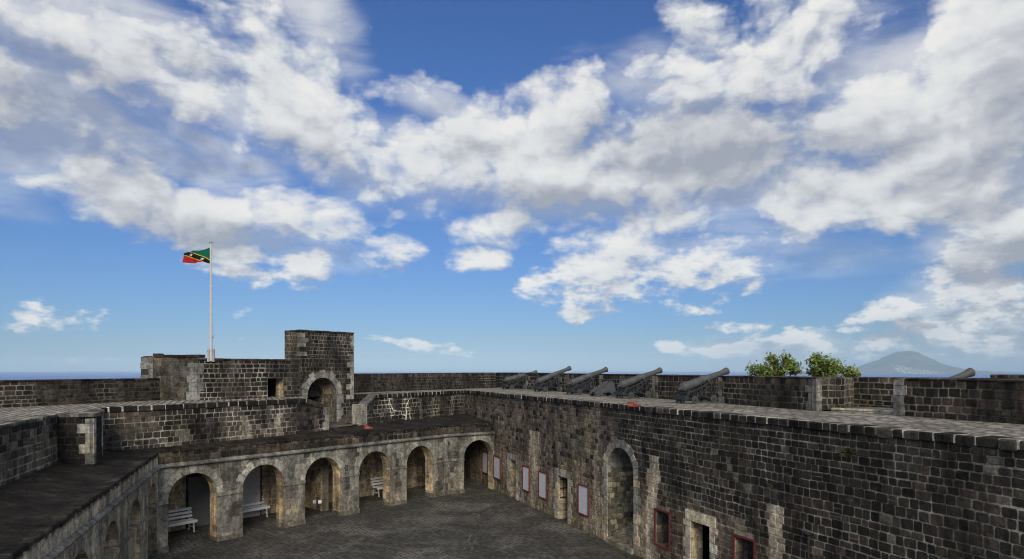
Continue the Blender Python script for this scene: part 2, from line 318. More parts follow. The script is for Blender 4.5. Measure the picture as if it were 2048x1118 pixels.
def paving_mat(name, ca, cb, mortar, bw, bh, ms, patch, rot, wear=(.3, .28, .24), bump=.6):
    "stone setts laid in rows"
    m, nt, b = newmat(name)
    geo = nt.nodes.new('ShaderNodeNewGeometry')
    mp = nt.nodes.new('ShaderNodeMapping'); mp.inputs['Rotation'].default_value = (0, 0, rot); nt.links.new(geo.outputs['Position'], mp.inputs[0])
    wn = tn(nt, 2.2, 4, .6, geo.outputs['Position'])
    va = nt.nodes.new('ShaderNodeVectorMath'); va.operation = 'MULTIPLY_ADD'; va.inputs[1].default_value = (.22, .22, 0)
    nt.links.new(wn.outputs['Color'], va.inputs[0]); nt.links.new(mp.outputs[0], va.inputs[2])
    br = nt.nodes.new('ShaderNodeTexBrick'); br.inputs['Scale'].default_value = 1; br.inputs['Brick Width'].default_value = bw; br.inputs['Row Height'].default_value = bh
    br.inputs['Mortar Size'].default_value = ms; br.inputs['Mortar Smooth'].default_value = .3; br.offset = .5; br.squash = .8; br.squash_frequency = 3
    br.inputs['Color1'].default_value = (*ca, 1); br.inputs['Color2'].default_value = (*cb, 1); br.inputs['Bias'].default_value = 0
    nt.links.new(va.outputs[0], br.inputs['Vector'])
    pn = tn(nt, .45, 8, .68, geo.outputs['Position'], .4); mid = tn(nt, 5, 6, .65, geo.outputs['Position']); fin = tn(nt, 28, 5, .65, geo.outputs['Position'])
    mfac = nt.nodes.new('ShaderNodeMath'); mfac.operation = 'MULTIPLY'; nt.links.new(br.outputs['Fac'], mfac.inputs[0]); nt.links.new(mr(nt, pn.outputs['Fac'], patch[0], patch[1], patch[2], patch[3]), mfac.inputs[1])
    c = mixrgb(nt, 1.0, br.outputs['Color'], mr(nt, mid.outputs['Fac'], .3, .7, .6, 1.45), 'MULTIPLY')
    br.inputs['Mortar'].default_value = (*[(ca[i]+cb[i])*.32 for i in range(3)], 1)
    c = mixrgb(nt, mfac.outputs[0], c, mortar)
    c = mixrgb(nt, 1.0, c, mr(nt, fin.outputs['Fac'], .25, .75, .7, 1.3), 'MULTIPLY')
    c = mixrgb(nt, 1.0, c, mr(nt, pn.outputs['Fac'], .3, .7, .78, 1.3), 'MULTIPLY')
    sp = tn(nt, 9, 9, .75, geo.outputs['Position'], .8); c = mixrgb(nt, mr(nt, sp.outputs['Fac'], .62, .70, 0, .5), c, wear)
    nt.links.new(c, b.inputs['Base Color']); b.inputs['Roughness'].default_value = .9; b.inputs['Specular IOR Level'].default_value = .2
    bp = nt.nodes.new('ShaderNodeBump'); bp.inputs['Strength'].default_value = bump; bp.inputs['Distance'].default_value = .03
    h = nt.nodes.new('ShaderNodeMath'); h.operation = 'SUBTRACT'; nt.links.new(mid.outputs['Fac'], h.inputs[0]); nt.links.new(br.outputs['Fac'], h.inputs[1])
    nt.links.new(h.outputs[0], bp.inputs['Height']); nt.links.new(bp.outputs[0], b.inputs['Normal'])
    return m

# ---------------------------------------------------------------- plan of the fort (metres, camera over 0,0)
T = 5.14                                   # terrace level
PT = 6.12                                  # gun parapet top
wa, wb = P(990.6, 980, 0), P(1273, 1110.5, 0)
wd = (wa-wb).normalized()
FAR = wa+wd*((38.2-wa.y)/wd.y)             # far end of the long wall
NEAR = wa+wd*((-6-wa.y)/wd.y)
LW = Frame(FAR, NEAR, (-5, 10))
C0, C1 = P(315, 1107.5, 0), P(895, 989, 0)
C2 = LW.A+LW.d*LW.at(988.5)
AR = Frame(C0, C1, (0, 10)); BAY = Frame(C1, C2, (0, 10))
SN = C0+Vector((.3455, -.9384))*24
SA = Frame(C0, SN, (5, 5))                 # side arcade along the left
G1, G2 = Vector((-13.45, 20.9)), Vector((-8.1, 28.25))
UP = Frame(G1, G2, (0, 10))
W0, W1, W2, W3 = Vector((-6.3, 0)), Vector((-12.75, 17.95)), Vector((-11.86, 18.15)), Vector((-12.75, 19.9))
H0 = Vector((-7.25, 30.6)); RB = Frame(H0, FAR, (0, 10))     # ramp pillar to the far corner
KG = 1.03
GU = Frame((-12.3*KG, 25.0*KG), (-12.3*KG+.617*20, 25.0*KG+.787*20), (0, 10))   # guardhouse and tower front
K = P(993, 774, T)                          # far corner of the gun parapet
KL = K+Vector((-.69, -1))*(K.y-28.0)
R = random.Random(7)

BAS = [(.027, .024, .019), (.036, .031, .025), (.047, .041, .032), (.032, .027, .024), (.056, .048, .038), (.022, .020, .017), (.058, .044, .037)]
BRN = [(.135, .112, .085), (.16, .137, .107), (.115, .098, .080), (.18, .147, .112), (.095, .082, .070), (.145, .114, .094)]
TAN = [(.47, .36, .22), (.38, .30, .19), (.52, .41, .26), (.31, .26, .18)]
GRY = [(.25, .24, .205), (.20, .195, .17), (.31, .295, .25), (.265, .255, .22), (.17, .165, .145)]
def jit(c, r, a=.16):
    k = 1+r.uniform(-a, a); return (c[0]*k*(1+r.uniform(-.03, .03)), c[1]*k, c[2]*k*(1+r.uniform(-.03, .03)))
class Open:
    "an opening: centre u, half width, bottom, springing or top; ring = width of the dressed surround"
    def __init__(s, u, hw, z0, zt, arch=False, ring=.25): s.u, s.hw, s.z0, s.zt, s.arch, s.ring = u, hw, z0, zt, arch, ring
    def half(s, z, g=0):
        top = s.zt+(s.hw if s.arch else 0)+g
        if z < s.z0-(g if s.z0 > .05 else 0) or z >= top: return 0
        hw = s.hw+g
        if s.arch and z > s.zt: return math.sqrt(max(0, hw*hw-(z-s.zt)**2))
        return hw
def stone(mb, fr, ua, ub, za, zb, col, r, proud, w0=0.0):
    "one rough block with knocked-off corners; za, zb may be (left, right) pairs"
    h = zb-za; w = ub-ua; k = min(w, h)
    j = lambda a: r.uniform(-a, a)*k
    c1, c2, c3, c4 = [r.uniform(.04, .15)*k for _ in range(4)]
    pts = [(ua+c1, za+j(.03)), (ub-c2, za+j(.03)), (ub+j(.03), za+c2), (ub+j(.03), zb-c3), (ub-c3, zb+j(.03)), (ua+c4, zb+j(.03)), (ua+j(.03), zb-c4), (ua+j(.03), za+c1)]
    cu, cz = (ua+ub)/2, (za+zb)/2; ins = min(.012, .10*k); pr = proud*r.uniform(.6, 1.25)
    vs = [fr.pt(u, z, w0-.004) for u, z in pts]
    tx, tz = r.uniform(-.006, .006), r.uniform(-.006, .006)
    for u, z in pts:
        fu = u+(ins if u < cu else -ins); fz = z+(ins if z < cz else -ins)
        vs.append(fr.pt(fu, fz, w0+pr+(fu-cu)/w*tx*2+(fz-cz)/h*tz*2))
    fs = [(i, (i+1) % 8, 8+(i+1) % 8, 8+i) for i in range(8)]+[tuple(range(8, 16))]
    if not fr.flip: fs = [f[::-1] for f in fs]
    mb.add(vs, fs, col)
def masonry(mb, fr, u0, u1, z0, z1, colfn, ops=(), rh=.205, sw=.25, gap=.019, proud=.011, seed=1, stones=True, w0=0, ztop=None, skip=0.0, wave=.02, wob=.025):
    r = random.Random(seed); z = z0; rows = []
    base_n = len(mb.v); base_fr = fr
    class _F:                                   # courses that waver a little
        flip = fr.flip
        def pt(s_, u, z, w=0):
            t = (z-z0)/max(.01, z1-z0); k_ = max(0, min(1, min(t, 1-t)*5)) if not ztop else 0
            return base_fr.pt(u, z+wob*k_*(nz(u*.45, z*.5, seed)+.5*nz(u*1.7, z*.9, seed+3)), w)
    fr = _F()
    n = max(1, round((z1-z0)/rh)); hs = [rh*r.uniform(.82, 1.2) for _ in range(n)]; k = (z1-z0)/sum(hs)
    for h in hs: rows.append((z, z+h*k)); z += h*k
    for (za, zb) in rows:
        cuts = []
        for o in ops:
            if o.z0 < zb-1e-4 and (o.zt+(o.hw if o.arch else 0)) > za+1e-4:
                hw = o.half(max(za, o.z0+1e-3))
                if hw > 0:
                    cuts.append((o.u-hw, o.u+hw))
                    if not o.arch:
                        for a, b in ((za, o.z0), (o.zt, zb)):
                            if b-a > .005 and a >= za-1e-6 and b <= zb+1e-6:
                                cc = colfn(o.u, (a+b)/2, r)[1]
                                mb.add([fr.pt(o.u-hw, a, w0), fr.pt(o.u+hw, a, w0), fr.pt(o.u+hw, b, w0), fr.pt(o.u-hw, b, w0)], [(0, 1, 2, 3) if fr.flip else (3, 2, 1, 0)], cc)
        cuts.sort(); ivs = []; a = u0
        for c0, c1 in cuts:
            if c0 > a: ivs.append((a, min(c0, u1)))
            a = max(a, c1)
        if a < u1: ivs.append((a, u1))
        for (a, b) in ivs:
            if b-a < .01: continue
            us = [a]; x = a+r.uniform(.3, 1)*sw
            while x < b-.45*sw: us.append(x); x += sw*r.uniform(.68, 1.38)
            us.append(b)
            for i in range(len(us)-1):
                ua, ub = us[i], us[i+1]; um, zm = (ua+ub)/2, (za+zb)/2
                zc = zb
                if ztop:
                    t = ztop(um)
                    if za >= t-.02: continue
                    zc = min(zb, t)
                scol, mcol = colfn(um, zm, r); scol = tuple(q*.86 for q in scol)
                zl = zc if not ztop else min(zb, ztop(ua)) ; zr = zc if not ztop else min(zb, ztop(ub))
                mc = [tuple(w_*1.0 for w_ in colfn(p, q, r)[1]) for p, q in ((ua, za), (ub, za), (ub, zc), (ua, zc))]
                mb.add([fr.pt(ua, za, w0), fr.pt(ub, za, w0), fr.pt(ub, max(za, zr), w0), fr.pt(ua, max(za, zl), w0)], [(0, 1, 2, 3) if fr.flip else (3, 2, 1, 0)], mc)
                if not stones or r.random() < skip: continue
                if any(o.half(zm, o.ring) > 0 and abs(um-o.u) < o.half(zm, o.ring)-.02 for o in ops): continue
                wz = nz(um*.9, zm*5, seed)*wave
                g = gap*r.uniform(.6, 1.5)/2
                if zc-za > .06 and ub-ua > .05:
                    lo_, hi_ = max(z0+.004, za+g+wz), min(z1-.004, min(zl, zr)-g+wz)
                    if r.random() < .02 and hi_-lo_ > .12:
                        mz = lerp(lo_, hi_, r.uniform(.4, .6)); stone(mb, fr, ua+g, ub-g, lo_, mz-g*.6, scol, r, proud, w0); stone(mb, fr, ua+g, ub-g, mz+g*.6, hi_, jit(scol, r, .3), r, proud, w0)
                    else: stone(mb, fr, ua+g, ub-g, lo_, hi_, scol, r, proud, w0)
def ringblocks(mb, fr, o, cols, r, width=.25, proud=.03, back=.0, nb=None, jamb=True, alt=.10, key=False):
    "voussoirs round an arch and blocks down the jambs"
    if o.arch:
        n = nb or max(7, int(math.pi*o.hw/.24)); n += (n+1) % 2
        for i in range(n):
            a0, a1 = math.pi*i/n+.012, math.pi*(i+1)/n-.012
            w = width*(1+(.22 if i % 2 else 0)*(alt > 0))+r.uniform(-.02, .02); c = jit(r.choice(cols), r)
            vs = []; pr = proud+r.uniform(-.006, .006)
            for rr, ww in ((o.hw, -back), (o.hw, pr), (o.hw+w, pr), (o.hw+w, -back)):
                for k in range(4):
                    a = lerp(a0, a1, k/3); vs.append(fr.pt(o.u+rr*math.cos(a), o.zt+rr*math.sin(a), ww))
            fs = []
            for q in range(3):
                for k in range(3): fs.append((q*4+k, q*4+k+1, q*4+k+5, q*4+k+4))
            fs += [(0, 4, 8, 12), (3, 15, 11, 7)]
            mb.add(vs, fs if fr.flip else [f[::-1] for f in fs], c)
    if jamb:
        for s in (-1, 1):
            z = o.z0; k = 0
            while z < o.zt-.05:
                h = min(r.uniform(.26, .38), o.zt-z)
                if o.zt-z-h < .12: h = o.zt-z
                w = width+(alt if k % 2 else -alt*.3)+r.uniform(-.03, .03); k += 1
                ua = o.u+s*o.hw; ub = o.u+s*(o.hw+w); pr = proud+r.uniform(-.006, .006)
                a, b = min(ua, ub), max(ua, ub)
                vs = []
                for ww in (-back, pr):
                    ins = 0 if ww < pr else .008
                    vs += [fr.pt(a+ins*(s > 0)*0, z+.006+ins, ww), fr.pt(b-ins, z+.006+ins, ww), fr.pt(b-ins, z+h-.006-ins, ww), fr.pt(a, z+h-.006-ins, ww)]
                fs = [(4, 5, 6, 7), (0, 1, 5, 4), (1, 2, 6, 5), (2, 3, 7, 6), (3, 0, 4, 7)]
                mb.add(vs, fs if fr.flip else [f[::-1] for f in fs], jit(r.choice(cols), r)); z += h
        if not o.arch:      # lintel
            w = width; vs = []
            for ww in (-back, proud+.004):
                vs += [fr.pt(o.u-o.hw-w, o.zt, ww), fr.pt(o.u+o.hw+w, o.zt, ww), fr.pt(o.u+o.hw+w, o.zt+.30, ww), fr.pt(o.u-o.hw-w, o.zt+.30, ww)]
            fs = [(4, 5, 6, 7), (0, 1, 5, 4), (1, 2, 6, 5), (2, 3, 7, 6), (3, 0, 4, 7)]
            mb.add(vs, fs if fr.flip else [f[::-1] for f in fs], jit(r.choice(cols), r))
def reveal(mb, fr, o, depth, cols, r, w0=0.0, sill=False):
    "the sides and head of an opening, laid in blocks"
    for s in (-1, 1):
        z = o.z0
        while z < o.zt-.01:
            h = min(r.uniform(.22, .36), o.zt-z)
            if o.zt-z-h < .1: h = o.zt-z
            u = o.u+s*o.hw; d = w0
            while d > w0-depth+.01:
                t = min(r.uniform(.25, .5), d-(w0-depth)); c = jit(r.choice(cols), r, .25); g = .006
                e = s*r.uniform(.0, .012)
                mb.add([fr.pt(u, z, d), fr.pt(u, z, d-t), fr.pt(u, z+h, d-t), fr.pt(u, z+h, d)], [(0, 1, 2, 3)], tuple(q*.55 for q in c))
                mb.add([fr.pt(u-.006*s-e, z+g, d-g), fr.pt(u-.006*s-e, z+g, d-t+g), fr.pt(u-.006*s-e, z+h-g, d-t+g), fr.pt(u-.006*s-e, z+h-g, d-g)], [(0, 1, 2, 3)], c)
                d -= t
            z += h
    if o.arch:
        n = 14
        for i in range(n):
            a0, a1 = math.pi*i/n, math.pi*(i+1)/n; c = jit(r.choice(cols), r)
            mb.add([fr.pt(o.u+o.hw*math.cos(a0), o.zt+o.hw*math.sin(a0), w0), fr.pt(o.u+o.hw*math.cos(a1), o.zt+o.hw*math.sin(a1), w0),
                    fr.pt(o.u+o.hw*math.cos(a1), o.zt+o.hw*math.sin(a1), w0-depth), fr.pt(o.u+o.hw*math.cos(a0), o.zt+o.hw*math.sin(a0), w0-depth)], [(0, 1, 2, 3)], c)
    else:
        mb.add([fr.pt(o.u-o.hw, o.zt, w0), fr.pt(o.u+o.hw, o.zt, w0), fr.pt(o.u+o.hw, o.zt, w0-depth), fr.pt(o.u-o.hw, o.zt, w0-depth)], [(0, 1, 2, 3)], cols[0])
        if sill: mb.add([fr.pt(o.u-o.hw, o.z0, w0), fr.pt(o.u+o.hw, o.z0, w0), fr.pt(o.u+o.hw, o.z0, w0-depth), fr.pt(o.u-o.hw, o.z0, w0-depth)], [(0, 1, 2, 3)], cols[0])
def quoin(th, fr, *a, **k):
    m_ = MB(); quoins(m_, fr, *a, **k); return P_(m_.build('quoin', M_DRESS), th)
def quoins(mb, fr, u, s, z0, z1, cols, r, wl=.34, ws=.2, proud=.03, hh=.3, depth=.2):
    "dressed corner blocks up an edge, long and short by turns"
    z = z0; k = r.randint(0, 1)
    while z < z1-.02:
        h = min(hh*r.uniform(.85, 1.15), z1-z)
        if z1-z-h < .12: h = z1-z
        w = (wl if k % 2 else ws)*r.uniform(.9, 1.1); k += 1
        a, b = (u, u+s*w); a, b = min(a, b), max(a, b)
        p = Vector(fr.pt(a, z+.005, proud)); q = Vector(fr.pt(b, z+.005, proud)); back = Vector(fr.pt(a, z+.005, -depth))
        mb.box(back, q-p, p-back, (0, 0, h-.01), jit(r.choice(cols), r)); z += h
def coping(mb, fr, u0, u1, z, h, w_in, over, cols, mort, r, sl=.3, gap=.035, top=.0, ztop=None):
    "dark edge stones with pale joints between them"
    if u1-u0 > .2:      # mortar bed behind and under the stones
        p = Vector(fr.pt(u0, z-h*.75, -w_in+.01)); mb.box(p, Vector(fr.pt(u1, z-h*.75, -w_in+.01))-p, Vector(fr.pt(u0, z-h*.75, over-.07))-p, (0, 0, h*.75-.02+top), mixc(mort, (.06, .055, .045), .6))
    u = u0
    while u < u1-.02:
        l = min(sl*r.uniform(.65, 1.45), u1-u); g = gap*r.uniform(.5, 1.4)
        c = jit(r.choice(cols), r, .25); zt = z+r.uniform(-.006, .010)+top
        ov = over+r.uniform(-.02, .02); zb = z-h*r.uniform(.86, 1.1)
        a, b = u, u+l-g
        pts = [(a+.01, zb+.02), (a+.025, zb), (b-.025, zb), (b, zb+.02), (b, zt-.03), (b-.02, zt-.004), (a+.02, zt-.004), (a, zt-.03)]
        vs = [fr.pt(x, y, -w_in) for x, y in pts]+[fr.pt(x, y, ov-.02) for x, y in pts]
        cu = (a+b)/2; cz = (zb+zt)/2
        vs += [fr.pt(x+(.02 if x < cu else -.02), y+(.02 if y < cz else -.025), ov) for x, y in pts]
        fs = [(i, (i+1) % 8, 8+(i+1) % 8, 8+i) for i in range(8)]+[(8+i, 8+(i+1) % 8, 16+(i+1) % 8, 16+i) for i in range(8)]+[tuple(range(16, 24))]
        mb.add(vs, fs if fr.flip else [f[::-1] for f in fs], c)
        # joint
        p = Vector(fr.pt(b-.005, z-h*.8, -w_in)); q = Vector(fr.pt(b+g+.005, z-h*.8, -w_in)); o_ = Vector(fr.pt(b-.005, z-h*.8, ov-.022))
        mb.box(p, q-p, o_-p, (0, 0, h*.8+top+.001), jit(mort if r.random() < .72 else mixc(mort, (.06, .055, .045), .7), r, .3)); u += l

# ================================================================= GROUND, SEA, ISLAND
M_YARD = paving_mat("courtyard_setts", (.058, .053, .042), (.096, .086, .069), (.23, .21, .17), .30, .17, .016, (.48, .62, .0, .85), math.radians(52), wear=(.20, .185, .15))
M_TERR = paving_mat("terrace_setts", (.21, .18, .135), (.46, .40, .30), (.11, .096, .075), .46, .23, .045, (.25, .5, .55, 1.0), -math.atan2(LW.d.y, LW.d.x)*1.0, wear=(.42, .40, .33), bump=.9)
M_ROOF = stone_mat("dark_roof_render", lichen=.22, lichen_col=(.085, .07, .05), dark=.40, bump=.7, vert=1)
mb = MB()
mb.add([(-40, -30, 0), (40, -30, 0), (40, 60, 0), (-40, 60, 0)], [(0, 1, 2, 3)], (.06, .055, .045))
# the yard sheet only inside the fort walls
mb = MB(); poly = [tuple(NEAR+Vector((3, 0))), (FAR.x+1, FAR.y), (-8, 39), (-18, 26), (-16, 18), (-12, 0), (-8, -6)]
mb.add([(p[0], p[1], 0) for p in poly], [tuple(range(len(poly)))], (.06, .055, .045))
yard = mb.build("courtyard_ground", M_YARD); tag(yard, None, None, kind='structure')
# hill below the fort
m_hill, nt, b = newmat("hill_scrub")
tc = nt.nodes.new('ShaderNodeNewGeometry'); n1 = tn(nt, .05, 8, .7, tc.outputs['Position']); n2 = tn(nt, 1.3, 6, .7, tc.outputs['Position'])
c = mixrgb(nt, n1.outputs['Fac'], (.035, .055, .018), (.09, .10, .045)); c = mixrgb(nt, 1.0, c, mr(nt, n2.outputs['Fac'], .3, .7, .5, 1.5), 'MULTIPLY')
nt.links.new(c, b.inputs['Base Color']); b.inputs['Roughness'].default_value = .95
SEA = -150+EYE
mb = MB(); rings = [0, 20, 46, 60, 85, 130, 220, 380, 620, 900]; nn = 64
for k, r_ in enumerate(rings):
    for i in range(nn):
        a = 2*math.pi*i/nn; x, y = math.cos(a)*r_, 20+math.sin(a)*r_
        z = -.35 if r_ <= 46 else -.35-(SEA*-1+14)*ss(r_, 40, 760)+nz(x, y, 3, .012)*min(14, (r_-40)*.12)-(2.0 if r_ > 50 else 0)
        mb.add([(x, y, z)], [], (.05, .07, .03))
for k in range(len(rings)-1):
    for i in range(nn):
        j = (i+1) % nn; mb.f.append((k*nn+i, k*nn+j, (k+1)*nn+j, (k+1)*nn+i))
hill = mb.build("hill", m_hill, smooth=True); tag(hill, None, None, kind='structure')
# sea
m_sea, nt, b = newmat("sea_water")
g_ = nt.nodes.new('ShaderNodeNewGeometry'); n1 = tn(nt, .0006, 6, .6, g_.outputs['Position']); n2 = tn(nt, .02, 8, .65, g_.outputs['Position'])
c = mixrgb(nt, n1.outputs['Fac'], (.020, .095, .38), (.030, .12, .44)); nt.links.new(c, b.inputs['Base Color'])
b.inputs['Roughness'].default_value = .45; b.inputs['Specular IOR Level'].default_value = .22; b.inputs['IOR'].default_value = 1.33
bp = nt.nodes.new('ShaderNodeBump'); bp.inputs['Strength'].default_value = .6; bp.inputs['Distance'].default_value = 3; nt.links.new(n2.outputs['Fac'], bp.inputs['Height']); nt.links.new(bp.outputs[0], b.inputs['Normal'])
mb = MB(); nn = 96
rs = [0, 3000, 12000, 30000, 45000]
for k, r_ in enumerate(rs):
    for i in range(nn):
        a = 2*math.pi*i/nn; mb.add([(math.cos(a)*r_, math.sin(a)*r_, SEA)], [], (.01, .05, .2))
for k in range(len(rs)-1):
    for i in range(nn):
        j = (i+1) % nn; mb.f.append((k*nn+i, k*nn+j, (k+1)*nn+j, (k+1)*nn+i))
sea = mb.build("sea", m_sea); tag(sea, None, None, kind='structure')
# volcanic island on the horizon
ID = 22600.0; IX = (1812-HX)/F*ID; mpp = ID/F
m_isl, nt, b = newmat("island_slopes")
at = nt.nodes.new('ShaderNodeAttribute'); at.attribute_name = 'Col'; g_ = nt.nodes.new('ShaderNodeNewGeometry'); n1 = tn(nt, .004, 8, .7, g_.outputs['Position'])
c = mixrgb(nt, 1.0, at.outputs['Color'], mr(nt, n1.outputs['Fac'], .3, .7, .6, 1.4), 'MULTIPLY'); nt.links.new(c, b.inputs['Base Color']); b.inputs['Roughness'].default_value = 1
def isl_h(x, y):
    d = math.hypot(x, y)/mpp; a = math.atan2(y, x)
    left = .5-.5*math.cos(a)
    pr = [(0, 33), (8, 34.5), (16, 35.5), (24, 31), (36, 24.5), (50, 18), (66, 12), (84, 5), (104, 0), (124, -3), (150, -9.5)] if left > .5 else [(0, 34), (10, 35), (20, 33), (35, 25), (48, 17), (62, 9), (80, 3), (104, -2), (140, -5.5), (175, -9.5)]
    v = pr[-1][1]
    for (a0, b0), (a1, b1) in zip(pr, pr[1:]):
        if a0 <= d < a1: v = lerp(b0, b1, (d-a0)/(a1-a0)); break
    v += (nz(x, y, 0, .0022)*2.6+nz(x, y, 5, .007)*1.5)*(1 if d < 100 else .5)
    return EYE+v*mpp
mb = MB(); nn = 110
for j in range(nn):
    for i in range(nn):
        x, y = lerp(-3300, 3300, i/(nn-1)), lerp(-3300, 3300, j/(nn-1)); z = isl_h(x, y)
        col = (.10, .13, .11)
        if z < 95+SEA+20 and nz(x, y, 2, .004) > .0: col = (.16, .15, .10)
        if -1400 < x < -250 and y < -500 and z < SEA+60+230*ss(x, -1500, -900)*(1-ss(x, -900, -400)) and nz(x, y, 9, .013) > .05: col = (.50, .46, .38)
        mb.add([(IX+x, ID+y, z)], [], col)
for j in range(nn-1):
    for i in range(nn-1): mb.f.append((j*nn+i, j*nn+i+1, (j+1)*nn+i+1, (j+1)*nn+i))
isl = mb.build("hills_island", m_isl, smooth=True); tag(isl, None, None, kind='structure')

# ================================================================= THE LONG WALL (right)
lw_ops = []
def lw_door(pl, pr_, ptop, hw=None):
    u0_, u1_ = LW.at(pl), LW.at(pr_); return Open((u0_+u1_)/2, abs(u1_-u0_)/2, 0, LW.zat((pl+pr_)/2, ptop), False, .26)
d1 = lw_door(1020.5, 1032, 920); d2 = lw_door(1116.5, 1136, 954); d3 = lw_door(1381.5, 1420, 1047)
un0, un1 = LW.at(1215.5), LW.at(1268); nr = abs(un1-un0)/2
nich = Open((un0+un1)/2, nr, 0, LW.zat(1241, 895.5)-nr, True, .26)
wn1 = Open((LW.at(1312)+LW.at(1338))/2, .36, .68, 1.80, False, .0); wn2 = Open((LW.at(1471)+LW.at(1507))/2, .36, .68, 1.80, False, .0)
print("niche r", nr, "spring", nich.zt, "doors", d1.hw, d1.zt, d2.hw, d2.zt, d3.hw, d3.zt)
lw_ops = [d1, d2, d3, nich, wn1, wn2]
STK = [(LW.at(1306), .30, 3.55, 1.0), (LW.at(1551), .26, 2.95, 1.0), (LW.at(1069), .55, 3.6, .65), (LW.at(1192), .2, 3.3, .5), (LW.at(1480), .25, 2.4, .35), (LW.at(1040), .4, 2.6, .3)]
u_edge = LW.at(1272)
def lw_col(u, z, r):
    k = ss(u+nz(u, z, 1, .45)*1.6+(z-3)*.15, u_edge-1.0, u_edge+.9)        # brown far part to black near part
    low = ss(2.35+nz(u, z, 4, .5)*.7-z, -.35, .7)*(1-ss(u, u_edge+3.5, u_edge+8))*(.55+.45*(1-k))
    low = max(low, ss(1.1+nz(u, z, 8, .6)*.8-z, -.3, .6)*.65*(1-ss(u, u_edge+8, u_edge+12)))
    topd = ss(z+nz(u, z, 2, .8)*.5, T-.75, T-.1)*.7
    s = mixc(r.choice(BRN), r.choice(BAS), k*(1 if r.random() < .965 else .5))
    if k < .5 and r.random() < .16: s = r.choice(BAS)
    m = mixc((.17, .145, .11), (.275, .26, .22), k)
    m = mixc(m, (.10, .095, .08), .5+.5*nz(u, z, 12, .9) if nz(u, z, 12, .9) > -.1 else 0)
    low *= .85
    s = mixc(s, mixc(r.choice(TAN), (.20, .17, .13), .55), low*r.uniform(.45, 1)); m = mixc(m, (.27, .225, .16), low)
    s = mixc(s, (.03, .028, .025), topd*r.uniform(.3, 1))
    for (us, w, zt, a) in STK:
        if z < zt:
            q = ss(w*(1+.5*(zt-z)/zt)+nz(u*3, z, us, 1)*.10-abs(u-us), -.05, .13)*a*(.55+.45*ss(z, -.5, zt))
            s = mixc(s, (.56, .48, .37), q*.9); m = mixc(m, (.55, .49, .39), q*.85)
    if r.random() < .02 and k > .5: s = mixc(s, (.22, .20, .17), .5)
    return jit(s, r, .18), m
wall = thing("fort_wall", "long tall wall of dark basalt blocks with boards, doorways and an arched stair niche facing the courtyard", "wall", (*FAR, 0))
def P_(o, parent):          # parent without moving: parts are modelled in world coordinates
    o.parent = parent; o.location = tuple(-v for v in parent.location); return o
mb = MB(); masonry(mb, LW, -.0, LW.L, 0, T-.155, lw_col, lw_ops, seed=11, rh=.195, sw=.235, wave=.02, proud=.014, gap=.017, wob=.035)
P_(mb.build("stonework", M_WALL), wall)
mb = MB(); coping(mb, LW, 0, LW.L, T, .2, .45, .05, [(.014, .013, .011), (.02, .018, .015), (.027, .024, .02), (.055, .05, .042)], (.50, .47, .40), random.Random(4), sl=.30, gap=.036)
P_(mb.build("coping", M_WALL), wall)
mb = MB()     # body behind the face, above the openings
mb.add([LW.pt(0, T-.21, .0), LW.pt(LW.L, T-.21, .0), LW.pt(LW.L, T-.21, -.5), LW.pt(0, T-.21, -.5)], [(0, 1, 2, 3)], (.05, .05, .045))
P_(mb.build("wall_core", M_WALL), wall)
rr = random.Random(21)
for d_, nm in ((d1, 0), (d2, 0), (d3, 0)):
    mb = MB(); ringblocks(mb, LW, d_, [(.50, .46, .37), (.42, .39, .33), (.48, .41, .30), (.29, .275, .24)], rr, .24 if d_ is d3 else .30, .022, 0)
    rd = .45 if d_ is d3 else .85; reveal(mb, LW, d_, rd, [(.40, .32, .21), (.33, .28, .19), (.30, .26, .18)], rr)
    s_ = P_(mb.build("doorway_surround", M_DRESS), wall)
    mb = MB(); dk = (.012, .012, .012)    # room behind, its dimness painted into the dark lining colour
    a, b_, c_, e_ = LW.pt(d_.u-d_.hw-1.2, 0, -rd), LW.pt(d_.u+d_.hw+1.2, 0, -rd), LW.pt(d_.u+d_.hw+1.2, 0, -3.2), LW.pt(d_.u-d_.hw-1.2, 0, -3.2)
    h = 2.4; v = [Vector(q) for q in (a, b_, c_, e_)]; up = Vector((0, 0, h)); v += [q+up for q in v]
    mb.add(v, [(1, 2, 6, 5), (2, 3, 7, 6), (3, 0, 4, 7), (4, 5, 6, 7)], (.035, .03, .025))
    L_, R_ = d_.u-d_.hw, d_.u+d_.hw     # front wall of the room around the opening
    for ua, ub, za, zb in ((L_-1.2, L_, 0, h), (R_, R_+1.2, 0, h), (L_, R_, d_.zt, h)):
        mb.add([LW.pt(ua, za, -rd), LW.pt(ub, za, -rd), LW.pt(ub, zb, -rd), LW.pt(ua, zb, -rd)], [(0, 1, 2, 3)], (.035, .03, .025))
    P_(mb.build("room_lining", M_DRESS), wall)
# iron gate standing open in the second doorway
mb = MB(); ic = (.03, .025, .022)
for k in range(5):
    w_ = -.10-.13*k; mb.tube(LW.pt(d2.u-d2.hw+.05, .9, w_), LW.pt(d2.u-d2.hw+.05, 1.72, w_), .010, .010, ic, 6)
for z in (.92, 1.32, 1.7): mb.bar(LW.pt(d2.u-d2.hw+.05, z, -.06), LW.pt(d2.u-d2.hw+.05, z, -.66), .02, .035, ic)
P_(mb.build("iron_gate", M_IRON), wall)
